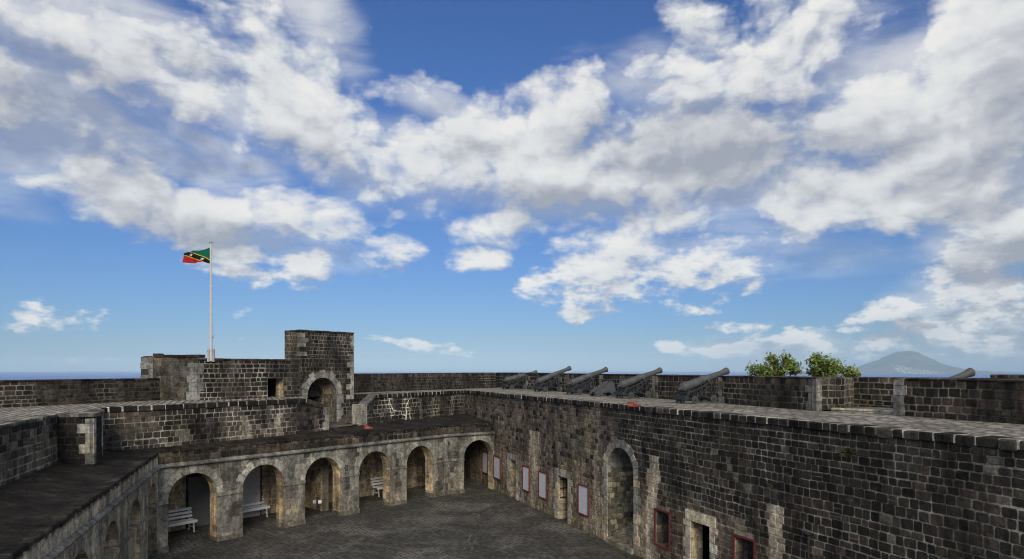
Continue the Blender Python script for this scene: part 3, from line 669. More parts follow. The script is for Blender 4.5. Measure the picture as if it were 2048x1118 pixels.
# arched niche with a stair rising inside
mb = MB(); ringblocks(mb, LW, nich, [(.27, .26, .225), (.23, .225, .20), (.32, .295, .24), (.42, .35, .25)], rr, .27, .026, 0, nb=13)
P_(mb.build("arch_surround", M_DRESS), wall)
mb = MB(); fj = Frame(LW.pt(nich.u-nich.hw, 0, 0)[:2], LW.pt(nich.u-nich.hw, 0, -3.6)[:2], LW.pt(nich.u, 0, -1)[:2])
def nc(u, z, r): return jit(mixc(r.choice([(.16, .145, .11), (.26, .235, .17), (.10, .092, .072), (.33, .29, .20)]), (.05, .047, .04), .35 if r.random() < .4 else 0), r), (.12, .11, .085)
masonry(mb, fj, 0, 3.6, 0, nich.zt, nc, rh=.2, sw=.24, proud=.012, seed=5)
fj2 = Frame(LW.pt(nich.u+nich.hw, 0, 0)[:2], LW.pt(nich.u+nich.hw, 0, -3.6)[:2], LW.pt(nich.u, 0, -1)[:2])
masonry(mb, fj2, 0, 3.6, 0, nich.zt, nc, rh=.2, sw=.24, proud=.012, seed=6)
fb_ = Frame(LW.pt(nich.u-nich.hw, 0, -3.6)[:2], LW.pt(nich.u+nich.hw, 0, -3.6)[:2], LW.pt(nich.u, 0, -1)[:2])
masonry(mb, fb_, 0, 2*nich.hw, 0, nich.zt+nich.hw, nc, rh=.2, sw=.24, proud=.012, seed=8)
n = 14
for i in range(n):
    a0, a1 = math.pi*i/n, math.pi*(i+1)/n
    mb.add([LW.pt(nich.u+nich.hw*math.cos(q), nich.zt+nich.hw*math.sin(q), w_) for q, w_ in ((a0, 0), (a1, 0), (a1, -3.6), (a0, -3.6))], [(0, 1, 2, 3)], (.17, .165, .15))
P_(mb.build("niche_lining", M_DRESS), wall)
mb = MB()
for k in range(9):
    w_ = .10-.32*k; p0 = Vector(LW.pt(nich.u-nich.hw+.004, 0, w_)); ux = Vector(LW.pt(nich.u+nich.hw-.004, 0, w_))-p0; uy = Vector(LW.pt(nich.u-nich.hw+.004, 0, w_-.34))-p0
    mb.box(p0, ux, uy, (0, 0, .17*(k+1)), jit((.24, .215, .16), rr))
P_(mb.build("steps", M_DRESS), wall)
# red window frames
RED = (.155, .034, .029)
def frame_mesh(fr, o, w, t, out, col, mbx=None):
    m_ = mbx or MB()
    for (a, b, za, zb) in ((o.u-o.hw-w, o.u-o.hw, o.z0-w, o.zt+w), (o.u+o.hw, o.u+o.hw+w, o.z0-w, o.zt+w), (o.u-o.hw, o.u+o.hw, o.zt, o.zt+w), (o.u-o.hw, o.u+o.hw, o.z0-w, o.z0)):
        p = Vector(fr.pt(a, za, out-t)); m_.box(p, Vector(fr.pt(b, za, out-t))-p, Vector(fr.pt(a, za, out))-p, (0, 0, zb-za), col)
    return m_
m_glass, nt, b = newmat("window_glass"); b.inputs['Base Color'].default_value = (.03, .035, .035, 1); b.inputs['Roughness'].default_value = .08; b.inputs['Alpha'].default_value = .16
tcg = nt.nodes.new('ShaderNodeTexCoord'); ng = tn(nt, 6, 3, .5, tcg.outputs['Object']); nt.links.new(mr(nt, ng.outputs['Fac'], .3, .7, .05, .2), b.inputs['Roughness'])
for o_ in (wn1, wn2):
    f_ = P_(frame_mesh(LW, o_, .055, .06, .035, RED).build("window_frame", M_PAINT), wall)
    mb = MB(); mb.box(Vector(LW.pt(o_.u-o_.hw, o_.z0, -.03)), Vector(LW.pt(o_.u+o_.hw, 0, 0))-Vector(LW.pt(o_.u-o_.hw, 0, 0)), Vector(LW.pt(0, 0, -.036))-Vector(LW.pt(0, 0, -.03)), (0, 0, o_.zt-o_.z0), (.1, .1, .1))
    p_ = mb.build("pane", m_glass); p_.parent = f_
    mb = MB(); reveal(mb, LW, o_, .55, [(.36, .29, .19), (.26, .21, .15), (.14, .13, .11)], rr, w0=-.001, sill=True)
    a, b_ = Vector(LW.pt(o_.u-o_.hw, o_.z0, -.55)), Vector(LW.pt(o_.u+o_.hw, o_.z0, -.55))
    mb.box(a, b_-a, Vector(LW.pt(0, 0, -.6))-Vector(LW.pt(0, 0, -.55)), (0, 0, o_.zt-o_.z0), (.20, .17, .12))
    st = Vector(LW.pt(o_.u-.02, o_.z0, -.45)); mb.box(st, Vector(LW.pt(.3, 0, 0))-Vector(LW.pt(0, 0, 0)), Vector(LW.pt(0, 0, .16))-Vector(LW.pt(0, 0, 0)), (0, 0, .5), (.42, .33, .20))
    P_(mb.build("window_recess", M_DRESS), wall)

# display boards on the wall
def board(pl, pr_, ptl, label):
    ua, ub = LW.at(pl), LW.at(pr_); zt = LW.zat(pl, ptl)
    o = Open((ua+ub)/2, abs(ub-ua)/2-.05, zt-1.14, zt-.05)
    loc = LW.pt(o.u, o.z0-.06, .04); t = thing("notice_board", label, "notice board", loc, "white display boards in red frames on the long wall")
    P_(frame_mesh(LW, o, .05, .05, .075, RED).build("frame", M_PAINT), t)
    mb = MB(); p = Vector(LW.pt(o.u-o.hw-.01, o.z0-.01, .02)); mb.box(p, Vector(LW.pt(o.u+o.hw+.01, o.z0-.01, .02))-p, Vector(LW.pt(o.u-o.hw-.01, o.z0-.01, .05))-p, (0, 0, o.zt-o.z0+.02), (.66, .66, .66))
    P_(mb.build("panel", M_PAINT), t)
board(989, 1002.6, 910, "red framed white board just outside the corner arch, farthest one on the open wall")
board(1047, 1061, 929.5, "red framed white board right of the far narrow doorway")
board(1079.5, 1095.5, 941, "red framed white board left of the doorway with the iron gate")
board(1158.5, 1179.5, 966.5, "red framed white board between the gated doorway and the arched stair niche")
board(966.5, 977.5, 901.5, "red framed white board hung inside the corner arch, in the shade of the gallery")

# plants rooted in the wall
m_leaf, nt, b = newmat("leaf_green")
at = nt.nodes.new('ShaderNodeAttribute'); at.attribute_name = 'Col'; tcx = nt.nodes.new('ShaderNodeNewGeometry'); nn_ = tn(nt, 8, 3, .5, tcx.outputs['Position'])
c = mixrgb(nt, 1.0, at.outputs['Color'], mr(nt, nn_.outputs['Fac'], .3, .7, .75, 1.3), 'MULTIPLY'); nt.links.new(c, b.inputs['Base Color'])
b.inputs['Roughness'].default_value = .5; b.inputs['Specular IOR Level'].default_value = .35
tr = nt.nodes.new('ShaderNodeBsdfTranslucent'); nt.links.new(c, tr.inputs[0]); mx = nt.nodes.new('ShaderNodeMixShader'); mx.inputs[0].default_value = .25
out = [n for n in nt.nodes if n.type == 'OUTPUT_MATERIAL'][0]; nt.links.new(b.outputs[0], mx.inputs[1]); nt.links.new(tr.outputs[0], mx.inputs[2]); nt.links.new(mx.outputs[0], out.inputs[0])
def leaf(mb, p, d, n, l, w, col):
    d = d.normalized(); s = d.cross(n).normalized()*w/2; m_ = p+d*l*.5
    mb.add([p, m_-s-n*.02*l, p+d*l, m_+s-n*.02*l], [(0, 1, 2, 3)], col)
def tuft(px, py, size, n, label, dry=.3):
    u = LW.at(px); z = LW.zat(px, py); r = random.Random(int(px)); c0 = Vector(LW.pt(u, z, .03)); nrm = Vector((LW.n.x, LW.n.y, 0))
    mb = MB()
    for i in range(n):
        d = Vector((r.gauss(0, 1), r.gauss(0, 1), r.gauss(.35, .8)))+nrm*1.1; d.normalize()
        col = mixc((.045, .075, .018), (.12, .12, .04), r.random()) if r.random() > dry else (.11, .09, .05)
        p = c0+d*size*r.uniform(.1, .6)*.6; leaf(mb, p, d+Vector((0, 0, r.uniform(-.5, .4))), nrm, size*r.uniform(.4, .8), size*.12, col)
    t = thing("wall_plant", label, "plant", c0, "small plants rooted in the long wall"); P_(mb.build("foliage", m_leaf), t)
    mb = MB()
    for i in range(4): mb.tube(c0-nrm*.03, c0+nrm*.08+Vector((r.uniform(-.06, .06), r.uniform(-.06, .06), r.uniform(-.02, .1))), .006, .003, (.08, .06, .04), 5)
    P_(mb.build("stem", m_leaf), t)
tuft(1699, 907, .24, 90, "green tuft of weeds high on the dark wall, rightmost of the wall plants")
tuft(1549, 972, .18, 60, "brownish weed growing at the top of the pale streak on the dark wall", .6)
tuft(1293, 919, .11, 40, "tiny weed above the pale streak just right of the arched niche", .4)
tuft(1191, 893, .11, 36, "tiny weed in the brown wall up and left of the arched niche", .5)
# rusty pipe bracket
u = LW.at(1620); zt, zb = LW.zat(1620, 1070), LW.zat(1620, 1115)
t = thing("drain_pipe", "short rusty iron pipe with a flared head fixed low on the dark wall", "pipe", LW.pt(u, zb, .03))
mb = MB(); mb.tube(LW.pt(u, zb, .05), LW.pt(u, zt, .05), .026, .026, (.035, .028, .024), 12); P_(mb.build("pipe", M_IRON, smooth=False), t)
mb = MB(); mb.lathe(LW.pt(u, zt-.02, .06), (0, 0, 1), [(0, .03), (.03, .06), (.06, .10), (.075, .10)], (.04, .032, .028), 14); mb.bar(LW.pt(u-.16, zt+.05, .05), LW.pt(u+.12, zt+.065, .05), .06, .02, (.04, .03, .027)); P_(mb.build("pipe_head", M_IRON), t)

# ================================================================= ARCADE
def s_(fr, px): return fr.at(px)
SPR = 1.77
def aop(fr, a, b): 
    ua, ub = fr.at(a), fr.at(b); return Open((ua+ub)/2, abs(ub-ua)/2, 0, 0, True, .22)
ar_ops = [aop(AR, 336, 434), aop(AR, 485, 568), aop(AR, 610, 681), aop(AR, 718, 781), aop(AR, 813, 866)]
for o in ar_ops: o.zt = 2.65-o.hw
bay_ops = [aop(BAY, 928, 986)]; bay_ops[0].zt = 2.68-bay_ops[0].hw
print("arcade widths", [round(o.hw*2, 2) for o in ar_ops], bay_ops[0].hw*2, [round(o.u, 2) for o in ar_ops], AR.L, BAY.L, nich.hw)
sa_ops = []
for c_ in (.086, .331, .577, .82, 1.065, 1.31, 1.555):
    sa_ops.append(Open(c_*11.51, .82, 0, 2.60-.82, True, .2))
DEP = .57
def ar_col(u, z, r):
    g = r.choice(GRY); s = g
    if r.random() < .12: s = r.choice(BRN)
    if r.random() < .06: s = r.choice(BAS)
    tan = ss(nz(u, z, 33, .9)*.9+(1.4-z)*.40, .0, .5)*.7
    s = mixc(s, r.choice(TAN[:1]+GRY[:3]+TAN[3:]), tan*r.uniform(.3, 1)); m = mixc((.20, .19, .165), (.30, .265, .20), tan)
    s = mixc(s, m, .25)
    bl = ss(nz(u*1.3, z*1.1, 61, 1), .12, .38)*.8; s = mixc(s, (.06, .057, .05), bl); m = mixc(m, (.07, .066, .058), bl)
    return jit(s, r, .16), m
def up_col(u, z, r):
    s = r.choice(BAS+BRN[2:3]+BRN[4:5]); b_ = ss(nz(u, z, 41, .7), -.1, .5)
    s = mixc(s, r.choice([(.20, .15, .10), (.13, .11, .08)]), b_*.7)
    s = tuple(q*.8 for q in s); return jit(s, r, .2), mixc((.05, .045, .037), (.20, .18, .14), ss(nz(u, z, 44, 1.1), .0, .45))
def sa_col(u, z, r):
    m = (.38, .33, .245); s = mixc(r.choice([(.38, .33, .24), (.33, .29, .225), (.44, .37, .26), (.28, .26, .215)]), m, .45)
    k = .65*ss(nz(u*2.6, z*.6, 5, 1), .0, .3); s = mixc(s, (.15, .145, .125), k); m = mixc(m, (.15, .145, .125), k)
    if z > 3.05:
        e = ss(z-3.36+.16*nz(u*5, 0, 8, 1)+.08*nz(u*17, 0, 9, 1), -.03, .06); s = mixc(s, (.035, .03, .025), e); m = mixc(m, (.035, .03, .025), e)
    return jit(s, r, .1), m
def cornice(mb, fr, u0, u1, z, col, r, out=.12):
    prof = [(-.02, -.09), (.04, -.075), (.055, -.05), (out-.015, -.045), (out, -.02), (out+.004, .01), (out-.01, .04), (out-.04, .055), (.02, .085), (-.02, .1)]
    u = u0
    while u < u1-.01:
        l = min(r.uniform(.7, 1.3), u1-u)
        if u1-u-l < .2: l = u1-u
        a, b_ = u+.003, u+l-.003; c = jit(col, r, .15); dz = r.uniform(-.004, .004)
        vs = [fr.pt(a, z+q+dz, p) for p, q in prof]+[fr.pt(b_, z+q+dz, p) for p, q in prof]; n = len(prof)
        fs = [(i, i+1, n+i+1, n+i) for i in range(n-1)]+[tuple(range(n)), tuple(range(n, 2*n))[::-1]]
        mb.add(vs, fs if not fr.flip else [f[::-1] for f in fs], c); u += l
def imposts(th, fr, ops, spans, r, col):
    for (a, b_) in spans:
        mb = MB(); z = SPR-.02; p = Vector(fr.pt(a, z-.07, -.06)); mb.box(p, Vector(fr.pt(b_, z-.07, -.06))-p, Vector(fr.pt(a, z-.07, .045))-p, (0, 0, .13), jit(col, r, .15)); P_(mb.build('impost', M_DRESS), th)
def gallery(name, label, frs, mat_label, colf, seed, ztop=3.50, depth=2.85):
    th = thing(name, label, "arcade", (*frs[0][0].A, 0)); r = random.Random(seed)
    mbf, mbi, mbc, mbt = MB(), MB(), MB(), MB()
    for (fr, ops) in frs:
        masonry(mbf, fr, 0, fr.L, 0, 2.93, colf, ops, rh=.26, sw=.34, gap=.012, proud=.008, seed=seed+3, wave=.005)
        if colf is ar_col: masonry(mbf, fr, 0, fr.L, 3.10, ztop, up_col, [], rh=.2, sw=.26, gap=.018, proud=.012, seed=seed+4, w0=.02)
        else: masonry(mbf, fr, 0, fr.L, 3.10, ztop, sa_col, [], rh=.055, sw=.11, gap=.0, proud=.004, seed=seed+4, w0=.02, stones=False)
        masonry(mbf, fr, 0, fr.L, 0, 2.9, colf, ops, rh=.4, sw=.5, seed=seed+5, stones=False, w0=-DEP)
        cornice(mbc, fr, -.03, fr.L+.03, 3.0, (.155, .15, .135), r)
        us = [0]+[q for o in ops for q in (o.u-o.hw, o.u+o.hw)]+[fr.L]
        imposts(th, fr, ops, [(us[i], us[i+1]) for i in range(0, len(us), 2) if us[i+1]-us[i] > .08], r, (.20, .185, .155))
        for i in range(0, len(us), 2):      # plinths
            a, b_ = us[i], us[i+1]
            if b_-a > .1:
                p = Vector(fr.pt(a-.02, 0, -DEP-.03)); mbp = MB(); mbp.box(p, Vector(fr.pt(b_+.02, 0, -DEP-.03))-p, Vector(fr.pt(a-.02, 0, .035))-p, (0, 0, .16+r.uniform(0, .05)), jit((.16, .15, .12), r)); P_(mbp.build('plinth', M_DRESS), th)
        for o in ops:
            mb = MB(); ringblocks(mb, fr, o, GRY if colf is ar_col else [(.28, .25, .19), (.22, .2, .165)], r, .24, .016, 0, jamb=False, alt=.05)
            n0 = TAN+TAN+[(.24, .22, .17)]
            reveal(mb, fr, o, DEP, n0, r); P_(mb.build("arch", M_DRESS), th)
        P_(mbf.build("stonework", M_DRESS), th); P_(mbc.build("cornice", M_DRESS, smooth=False), th); mbf, mbc = MB(), MB()
    return th
arc = gallery("arcade", "low stone gallery of six round arches at the far side of the courtyard", [(AR, ar_ops), (BAY, bay_ops)], "", ar_col, 50)
sarc = gallery("arcade", "pale plastered gallery of narrow looking arches at the left edge, seen steeply from above", [(SA, sa_ops)], "", sa_col, 80)
for o in sa_ops[1:]:      # lower halves walled up under a sill, leaving a round-headed opening
    mb = MB(); p = Vector(SA.pt(o.u-o.hw-.02, 0, -.42)); mb.box(p, Vector(SA.pt(o.u+o.hw+.02, 0, -.42))-p, Vector(SA.pt(o.u-o.hw-.02, 0, -.10))-p, (0, 0, o.zt-.16), (.46, .38, .26)); P_(mb.build("infill_panel", M_DRESS), sarc)
    mb = MB(); p = Vector(SA.pt(o.u-o.hw-.03, o.zt-.155, -.45)); mb.box(p, Vector(SA.pt(o.u+o.hw+.03, 0, -.45))-Vector(SA.pt(o.u-o.hw-.03, 0, -.45)), Vector(SA.pt(0, 0, .02))-Vector(SA.pt(0, 0, -.45)), (0, 0, .14), (.30, .26, .19)); P_(mb.build("sill", M_DRESS), sarc)
mb = MB(); pr_ = random.Random(3); z_ = 0
while z_ < 2.9:
    h_ = min(pr_.uniform(.26, .36), 2.9-z_)
    p = Vector(AR.pt(AR.L-.26, z_+.004, -.05)); mb.box(p, Vector(AR.pt(AR.L-.02, z_+.004, -.05))-p, Vector(AR.pt(AR.L-.26, z_+.004, .05))-p, (0, 0, h_-.008), jit(pr_.choice(GRY), pr_)); z_ += h_
P_(mb.build("pilaster", M_DRESS), arc)
# gallery interiors
def inside_col(u, z, r):
    s = r.choice([(.42, .35, .25), (.30, .26, .19), (.52, .43, .30), (.22, .19, .145)]); t = ss(nz(u, z, 71, .8), -.15, .3)
    return jit(mixc(s, r.choice(TAN), t*.7), r, .2), mixc((.34, .29, .21), (.52, .43, .30), t)
GD = 2.85
gb0, gb1 = AR.pt(-2.2, 0, -GD)[:2], AR.pt(AR.L+2.8, 0, -GD)[:2]
GB = Frame(gb0, gb1, (0, 10))
mb = MB(); masonry(mb, GB, 0, GB.L, 0, 2.92, inside_col, [], rh=.22, sw=.28, gap=.014, proud=.008, seed=91)
x0 = AR.at(1)  # noqa
cross = Frame(AR.pt((ar_ops[1].u+ar_ops[1].hw)+.30, 0, -DEP)[:2], AR.pt((ar_ops[1].u+ar_ops[1].hw)+.30, 0, -GD)[:2], AR.pt(0, 0, -1)[:2])
# cross walls dividing the gallery (seen in the third arch)
def slab(mb, fr, u, w0, w1, z0, z1, t, col):
    p = Vector(fr.pt(u, z0, w0)); mb.box(p, Vector(fr.pt(u+t, z0, w0))-p, Vector(fr.pt(u, z0, w1))-p, (0, 0, z1-z0), col)
slab(mb, AR, -1.9, -DEP, -GD, 0, 2.92, .3, (.14, .12, .095))
for o_, t_ in ((2, .25),):
    uu = ar_ops[o_].u+ar_ops[o_].hw+.05
    fr2 = Frame(AR.pt(uu, 0, -DEP)[:2], AR.pt(uu, 0, -GD)[:2], AR.pt(uu-2, 0, -1)[:2])
    masonry(mb, fr2, .9 if o_ == 2 else 1.1, GD-DEP, 0, 2.92, inside_col, [], rh=.24, sw=.3, gap=.012, proud=.008, seed=95+o_)
    slab(mb, AR, uu+.02, -DEP-(.9 if o_ == 2 else 1.1), -GD, 0, 2.92, .3, (.14, .12, .095))
ceil = [AR.pt(-2.2, 2.92, -.05), AR.pt(AR.L+.2, 2.92, -.05), (*(C2+Vector((-.0, .0))), 2.92), (FAR.x+.2, FAR.y-1, 2.92), GB.pt(GB.L, 2.92), GB.pt(0, 2.92)]
mb.add([(p[0], p[1], 2.91) for p in ceil], [tuple(range(len(ceil)))], (.60, .57, .50))
P_(mb.build("back_wall", M_DRESS), arc)
# the gallery behind the side arcade
sb = MB(); SB = Frame(SA.pt(-.2, 0, -2.0)[:2], SA.pt(SA.L, 0, -2.0)[:2], (5, 5))
masonry(sb, SB, 0, SB.L, 0, 2.92, inside_col, [], rh=.22, sw=.28, gap=.014, proud=.008, seed=97)
sb.add([SA.pt(0, 2.91, -.05), SA.pt(SA.L, 2.91, -.05), SA.pt(SA.L, 2.91, -2.0), SA.pt(0, 2.91, -2.0)], [(0, 1, 2, 3)], (.60, .57, .50))
P_(sb.build("back_wall", M_DRESS), sarc)
# doors on the gallery back wall
def door(fr, u, w, h, frame_col, leaf_col, ajar=0, lab=None):
    o = Open(u, w/2, 0.02, h)
    f_ = P_(frame_mesh(fr, o, .07, .06, .07, frame_col).build("door_frame", M_PAINT), arc)
    mb = MB(); p = Vector(fr.pt(u-w/2, .02, .03)); q = Vector(fr.pt(u+w/2, .02, .03)); d = q-p
    n_ = Vector((fr.n.x, fr.n.y, 0)); d2_ = (d*math.cos(ajar)+n_*w*math.sin(ajar))
    mb.box(p, d2_, n_*.03, (0, 0, h-.04), leaf_col)
    for k in (.15, .55): mb.box(p+d2_*.12+Vector((0, 0, k*h))+n_*.03, d2_*.76, n_*.008, (0, 0, .34*h), tuple(c*.92 for c in leaf_col))
    dl = P_(mb.build("door", M_PAINT), arc); 
    if lab: dl['label'] = lab
    mb = MB(); hp = p+d2_*.88+Vector((0, 0, h*.45)); mb.tube(hp+n_*.03, hp+n_*.09, .012, .012, (.02, .02, .02), 8); mb.bar(hp+n_*.08, hp+n_*.08-d2_.normalized()*.1, .015, .015, (.02, .02, .02))
    hd = mb.build("handle", M_IRON); hd.parent = dl
def gb_u(px): return GB.at(px)
door(GB, (gb_u(388)+gb_u(414))/2, 1.0, 2.05, (.02, .02, .02), (.15, .152, .14), 0, "dark grey door")
door(GB, (gb_u(484)+gb_u(512))/2-.15, 1.25, 2.15, (.09, .02, .018), (.52, .50, .46), 0, "white door in a dark red frame")

# ---- roof ledges above the galleries
def up_wall_base(z=3.72): return z
mb = MB()
rc = (.026, .022, .017)
zf, zb_ = 3.50, 3.74
def ledge(mb, front, back, n=1):
    m_ = len(front)
    vs = [(p[0], p[1], zf) for p in front]+[(p[0], p[1], zb_) for p in back]
    mb.add(vs, [(i, i+1, m_+i+1, m_+i) for i in range(m_-1)], rc)
fr_pts = [AR.pt(u, 0, .02) for u in (0, AR.at(640), AR.L)]+[BAY.pt(BAY.L+.3, 0, .02)]
u640 = AR.at(640)
bk = [UP.pt(UP.at(310), 0, 0), UP.pt(UP.L, 0, 0), (FAR.x-2.0, FAR.y-3.4), (FAR.x+.1, FAR.y)]
bk = [UP.pt(1.35, 0, -.1), UP.pt(UP.L+.4, 0, -.1), RB.pt(RB.L*.55, 0, -.1), (FAR.x+.2, FAR.y)]
ledge(mb, fr_pts, bk)
P_(mb.build("roof", M_ROOF), arc)
mb = MB()
fr_pts = [SA.pt(0, 0, .02), SA.pt(SA.L, 0, .02)]; bk = [(UP.pt(1.35, 0, -.1)), (W0.x-.3, W0.y)]
vs = [(C0.x, C0.y, zf), (*SA.pt(SA.L, 0, .02)[:2], zf), (W0.x-.4, W0.y-.3, zb_+.1), (W1.x-.4, W1.y, zb_+.1), (W3.x-.5, W3.y, zb_+.05), (*G1, zb_), (*UP.pt(1.35, 0, -.1)[:2], zb_)]
mb.add([Vector(v) for v in vs], [(0, 1, 2), (0, 2, 3), (0, 3, 4), (0, 4, 5), (0, 5, 6)], rc)
P_(mb.build("roof", M_ROOF), sarc)
# broken coping of the side arcade
mb = MB(); coping(mb, SA, .0, SA.L, zf+.03, .12, .5, .03, [(.024, .021, .017), (.035, .03, .024), (.045, .04, .032)], (.03, .027, .022), random.Random(9), sl=.35, gap=.02)
P_(mb.build("coping", M_ROOF), sarc)
mb = MB(); coping(mb, AR, .0, AR.L, zf+.03, .10, .3, .04, [(.022, .019, .015), (.032, .028, .022)], (.05, .045, .037), random.Random(10), sl=.4, gap=.012)
coping(mb, BAY, .0, BAY.L, zf+.03, .10, .3, .04, [(.022, .019, .015), (.034, .03, .024)], (.14, .125, .10), random.Random(12), sl=.4, gap=.012)
P_(mb.build("coping", M_ROOF), arc)

# ================================================================= UPPER WALLS
def u1_col(u, z, r):
    s = r.choice(BAS); s = mixc(s, r.choice(BRN), .5 if nz(u, z, 15, .6) > .15 or u > 6 and r.random() < .6 else 0)
    pl = ss(nz(u, z, 19, .9)+(4.35-z)*.5, .22, .5)*(1-ss(u, 5.5, 7)); s = mixc(s, (.22, .20, .155), pl*r.choice([0, .15, .9, .3]))
    m = mixc((.06, .055, .048), (.34, .32, .27), ss(nz(u, z, 23, .7)+(.25 if z > 4.4 else 0), -.05, .3)); m = mixc(m, (.28, .25, .19), pl)
    for us in (5.15, 6.6):
        q = ss(.16+nz(u, z, us, 3)*.08-abs(u-us), -.04, .08)*(z < 4.5); s = mixc(s, (.30, .27, .21), q*.8); m = mixc(m, (.32, .29, .23), q)
    return jit(s, r, .2), m
uw = thing("retaining_wall", "dark masonry wall along the terrace edge below the guardhouse, behind the arcade roof", "wall", (*G1, 3.6))
def utop(u): 
    a = UP.at(613); b_ = UP.at(646)
    return T-.155 if u < a else lerp(T-.155, 4.66, min(1, (u-a)/(b_-a)))
mb = MB(); masonry(mb, UP, -.1, UP.L, 3.45, T-.155, u1_col, [], rh=.19, sw=.24, seed=31, ztop=utop, wave=.03)
for (k, zz) in ((0, 0),):
    bb = Vector(UP.pt(UP.L, 3.5, 0)); 
UPB = Frame(UP.pt(UP.L, 0, 0)[:2], UP.pt(UP.L, 0, -.4)[:2], (4, 40))
masonry(mb, UPB, 0, .4, 3.45, 4.66, u1_col, seed=35)
# back side and sloping top near the gap
a = UP.at(613); b_ = UP.at(646)
mb.add([UP.pt(a-1, 3.45, -.4), UP.pt(UP.L, 3.45, -.4), UP.pt(UP.L, 4.66, -.4), UP.pt(b_, 4.66, -.4), UP.pt(a, T-.2, -.4), UP.pt(a-1, T-.2, -.4)], [(0, 1, 2, 3, 4, 5)], (.05, .045, .04))
P_(mb.build("stonework", M_WALL), uw)
mb = MB(); coping(mb, UP, -.1, UP.at(613), T, .2, .45, .05, [(.014, .013, .011), (.02, .018, .015), (.03, .026, .021)], (.50, .47, .40), random.Random(14), sl=.5, gap=.045)
vs = []
for u_, z_ in ((a, T), (b_, 4.86)):
    for w_ in (.05, -.42):
        vs += [UP.pt(u_, z_, w_), UP.pt(u_, z_-.2, w_)]
mb.add(vs, [(0, 4, 6, 2), (0, 1, 5, 4), (2, 6, 7, 3), (4, 5, 7, 6)], (.06, .055, .048))
P_(mb.build("coping", M_WALL), uw)
mb = MB(); quoins(mb, UP, UP.L+.01, -1, 3.72, 4.72, GRY, R, .34, .2, .03, .33, .42); P_(mb.build("quoin", M_DRESS), uw)
# left end: the buttress and the near wall beside the side gallery
lw2 = thing("retaining_wall", "mottled masonry wall at the left edge dropping from the terrace to the dark gallery roof", "wall", (*W1, 3.6))
WF = Frame(W1, W0, (5, 5))
def l_col(u, z, r):
    t = ss(4.75-z+nz(u, z, 3, .6)*.5, -.1, .5); s = mixc(r.choice(BAS+BRN), r.choice([(.20, .18, .13), (.15, .135, .105), (.10, .092, .075)]), t*r.uniform(.3, 1))
    return jit(s, r, .2), mixc((.10, .095, .085), (.27, .25, .19), t)
mb = MB(); masonry(mb, WF, 0, WF.L, 3.5, T-.06, l_col, rh=.2, sw=.26, seed=37, wave=.03); P_(mb.build("stonework", M_WALL), lw2)
mb = MB(); coping(mb, WF, 0, WF.L, T, .10, .4, .02, [(.10, .095, .08), (.07, .065, .055), (.14, .13, .11)], (.16, .15, .13), random.Random(15), sl=.4, gap=.02); P_(mb.build("coping", M_WALL), lw2)
bt = thing("buttress", "square stone buttress with pale corner blocks standing on the dark gallery roof at left", "buttress", (*W2, 3.6))
BF = Frame(W1, W2, (0, 0)); BS = Frame(W2, W3, (5, 18)); BQ = Frame(W3, G1, (5, 15))
def k_col(u, z, r): return jit(mixc(r.choice(BAS), (.015, .015, .015), .5), r, .2), (.05, .047, .042)
mb = MB(); masonry(mb, BF, 0, BF.L, 3.5, T-.12, k_col, rh=.2, sw=.26, seed=38); masonry(mb, BS, 0, BS.L, 3.5, T-.12, k_col, rh=.2, sw=.26, seed=39); masonry(mb, BQ, 0, BQ.L, 3.5, T-.12, k_col, rh=.2, sw=.26, seed=40)
P_(mb.build("stonework", M_WALL), bt)
quoin(bt, BF, BF.L+.02, -1, 3.7, T-.14, GRY, R, .42, .24, .025, .3, .12); quoin(bt, BS, -.02, 1, 3.7, T-.14, [(.10, .095, .085), (.13, .125, .11)], R, .4, .28, .02, .3, .1); quoin(bt, BS, BS.L, -1, 3.7, T-.14, GRY, R, .22, .16, .03, .3, .1)
mb = MB(); coping(mb, BF, -.05, BF.L+.04, T+.01, .13, .5, .05, [(.20, .19, .165), (.16, .155, .135)], (.12, .11, .1), random.Random(16), sl=.4, gap=.015); coping(mb, BS, -.05, BS.L+.1, T+.01, .13, .35, .05, [(.16, .155, .135), (.08, .075, .065)], (.12, .11, .1), random.Random(17), sl=.4, gap=.015)
P_(mb.build("cap", M_DRESS), bt)
# ramp wall and back wall right of the gap
def rb_col(u, z, r):
    s = r.choice(BAS+BAS+BRN[4:5]); a_ = nz(u*1.6, z*1.6, 77, 1)
    crack = abs((u-2.0)-(4.6-z)*.55-nz(z, 0, 3, 2)*.15) < .16 or abs((u-3.0)-(z-4.4)*.5) < .10
    m = (.50, .47, .40) if crack and 3.85 < z < 5.1 else mixc((.055, .05, .045), (.26, .24, .2), ss(nz(u, z, 29, .8), .0, .35))
    for us in (4.6, 5.6, 6.2, 7.4):
        q = ss(.12+nz(u, z, us, 3)*.10-abs(u-us), -.04, .08)*(z < 4.75); s = mixc(s, (.24, .215, .17), q*.7); m = mixc(m, (.26, .235, .19), q)
    b2_ = ss(u, 7.0, 9)*.8; s = mixc(s, r.choice(BRN), b2_*r.random()); m = mixc(m, (.17, .15, .12), b2_)
    return jit(s, r, .2), m
rw = thing("retaining_wall", "dark masonry wall with a zigzag of white mortar between the red box and the courtyard corner", "wall", (*H0, 3.6))
ur = RB.at(749)
def rtop(u): return lerp(4.62, T-.155, min(1, max(0, u-.3)/(ur-.3)))
mb = MB(); masonry(mb, RB, 0, RB.L, 3.45, T-.155, rb_col, [], rh=.19, sw=.24, gap=.030, seed=33, ztop=rtop, wave=.02)
mb.add([RB.pt(0, 3.45, -.4), RB.pt(3, 3.45, -.4), RB.pt(3, T-.2, -.4), RB.pt(ur, T-.2, -.4), RB.pt(.3, 4.62, -.4), RB.pt(0, 4.62, -.4)], [(0, 1, 2, 3, 4, 5)], (.05, .045, .04))
P_(mb.build("stonework", M_WALL), rw)
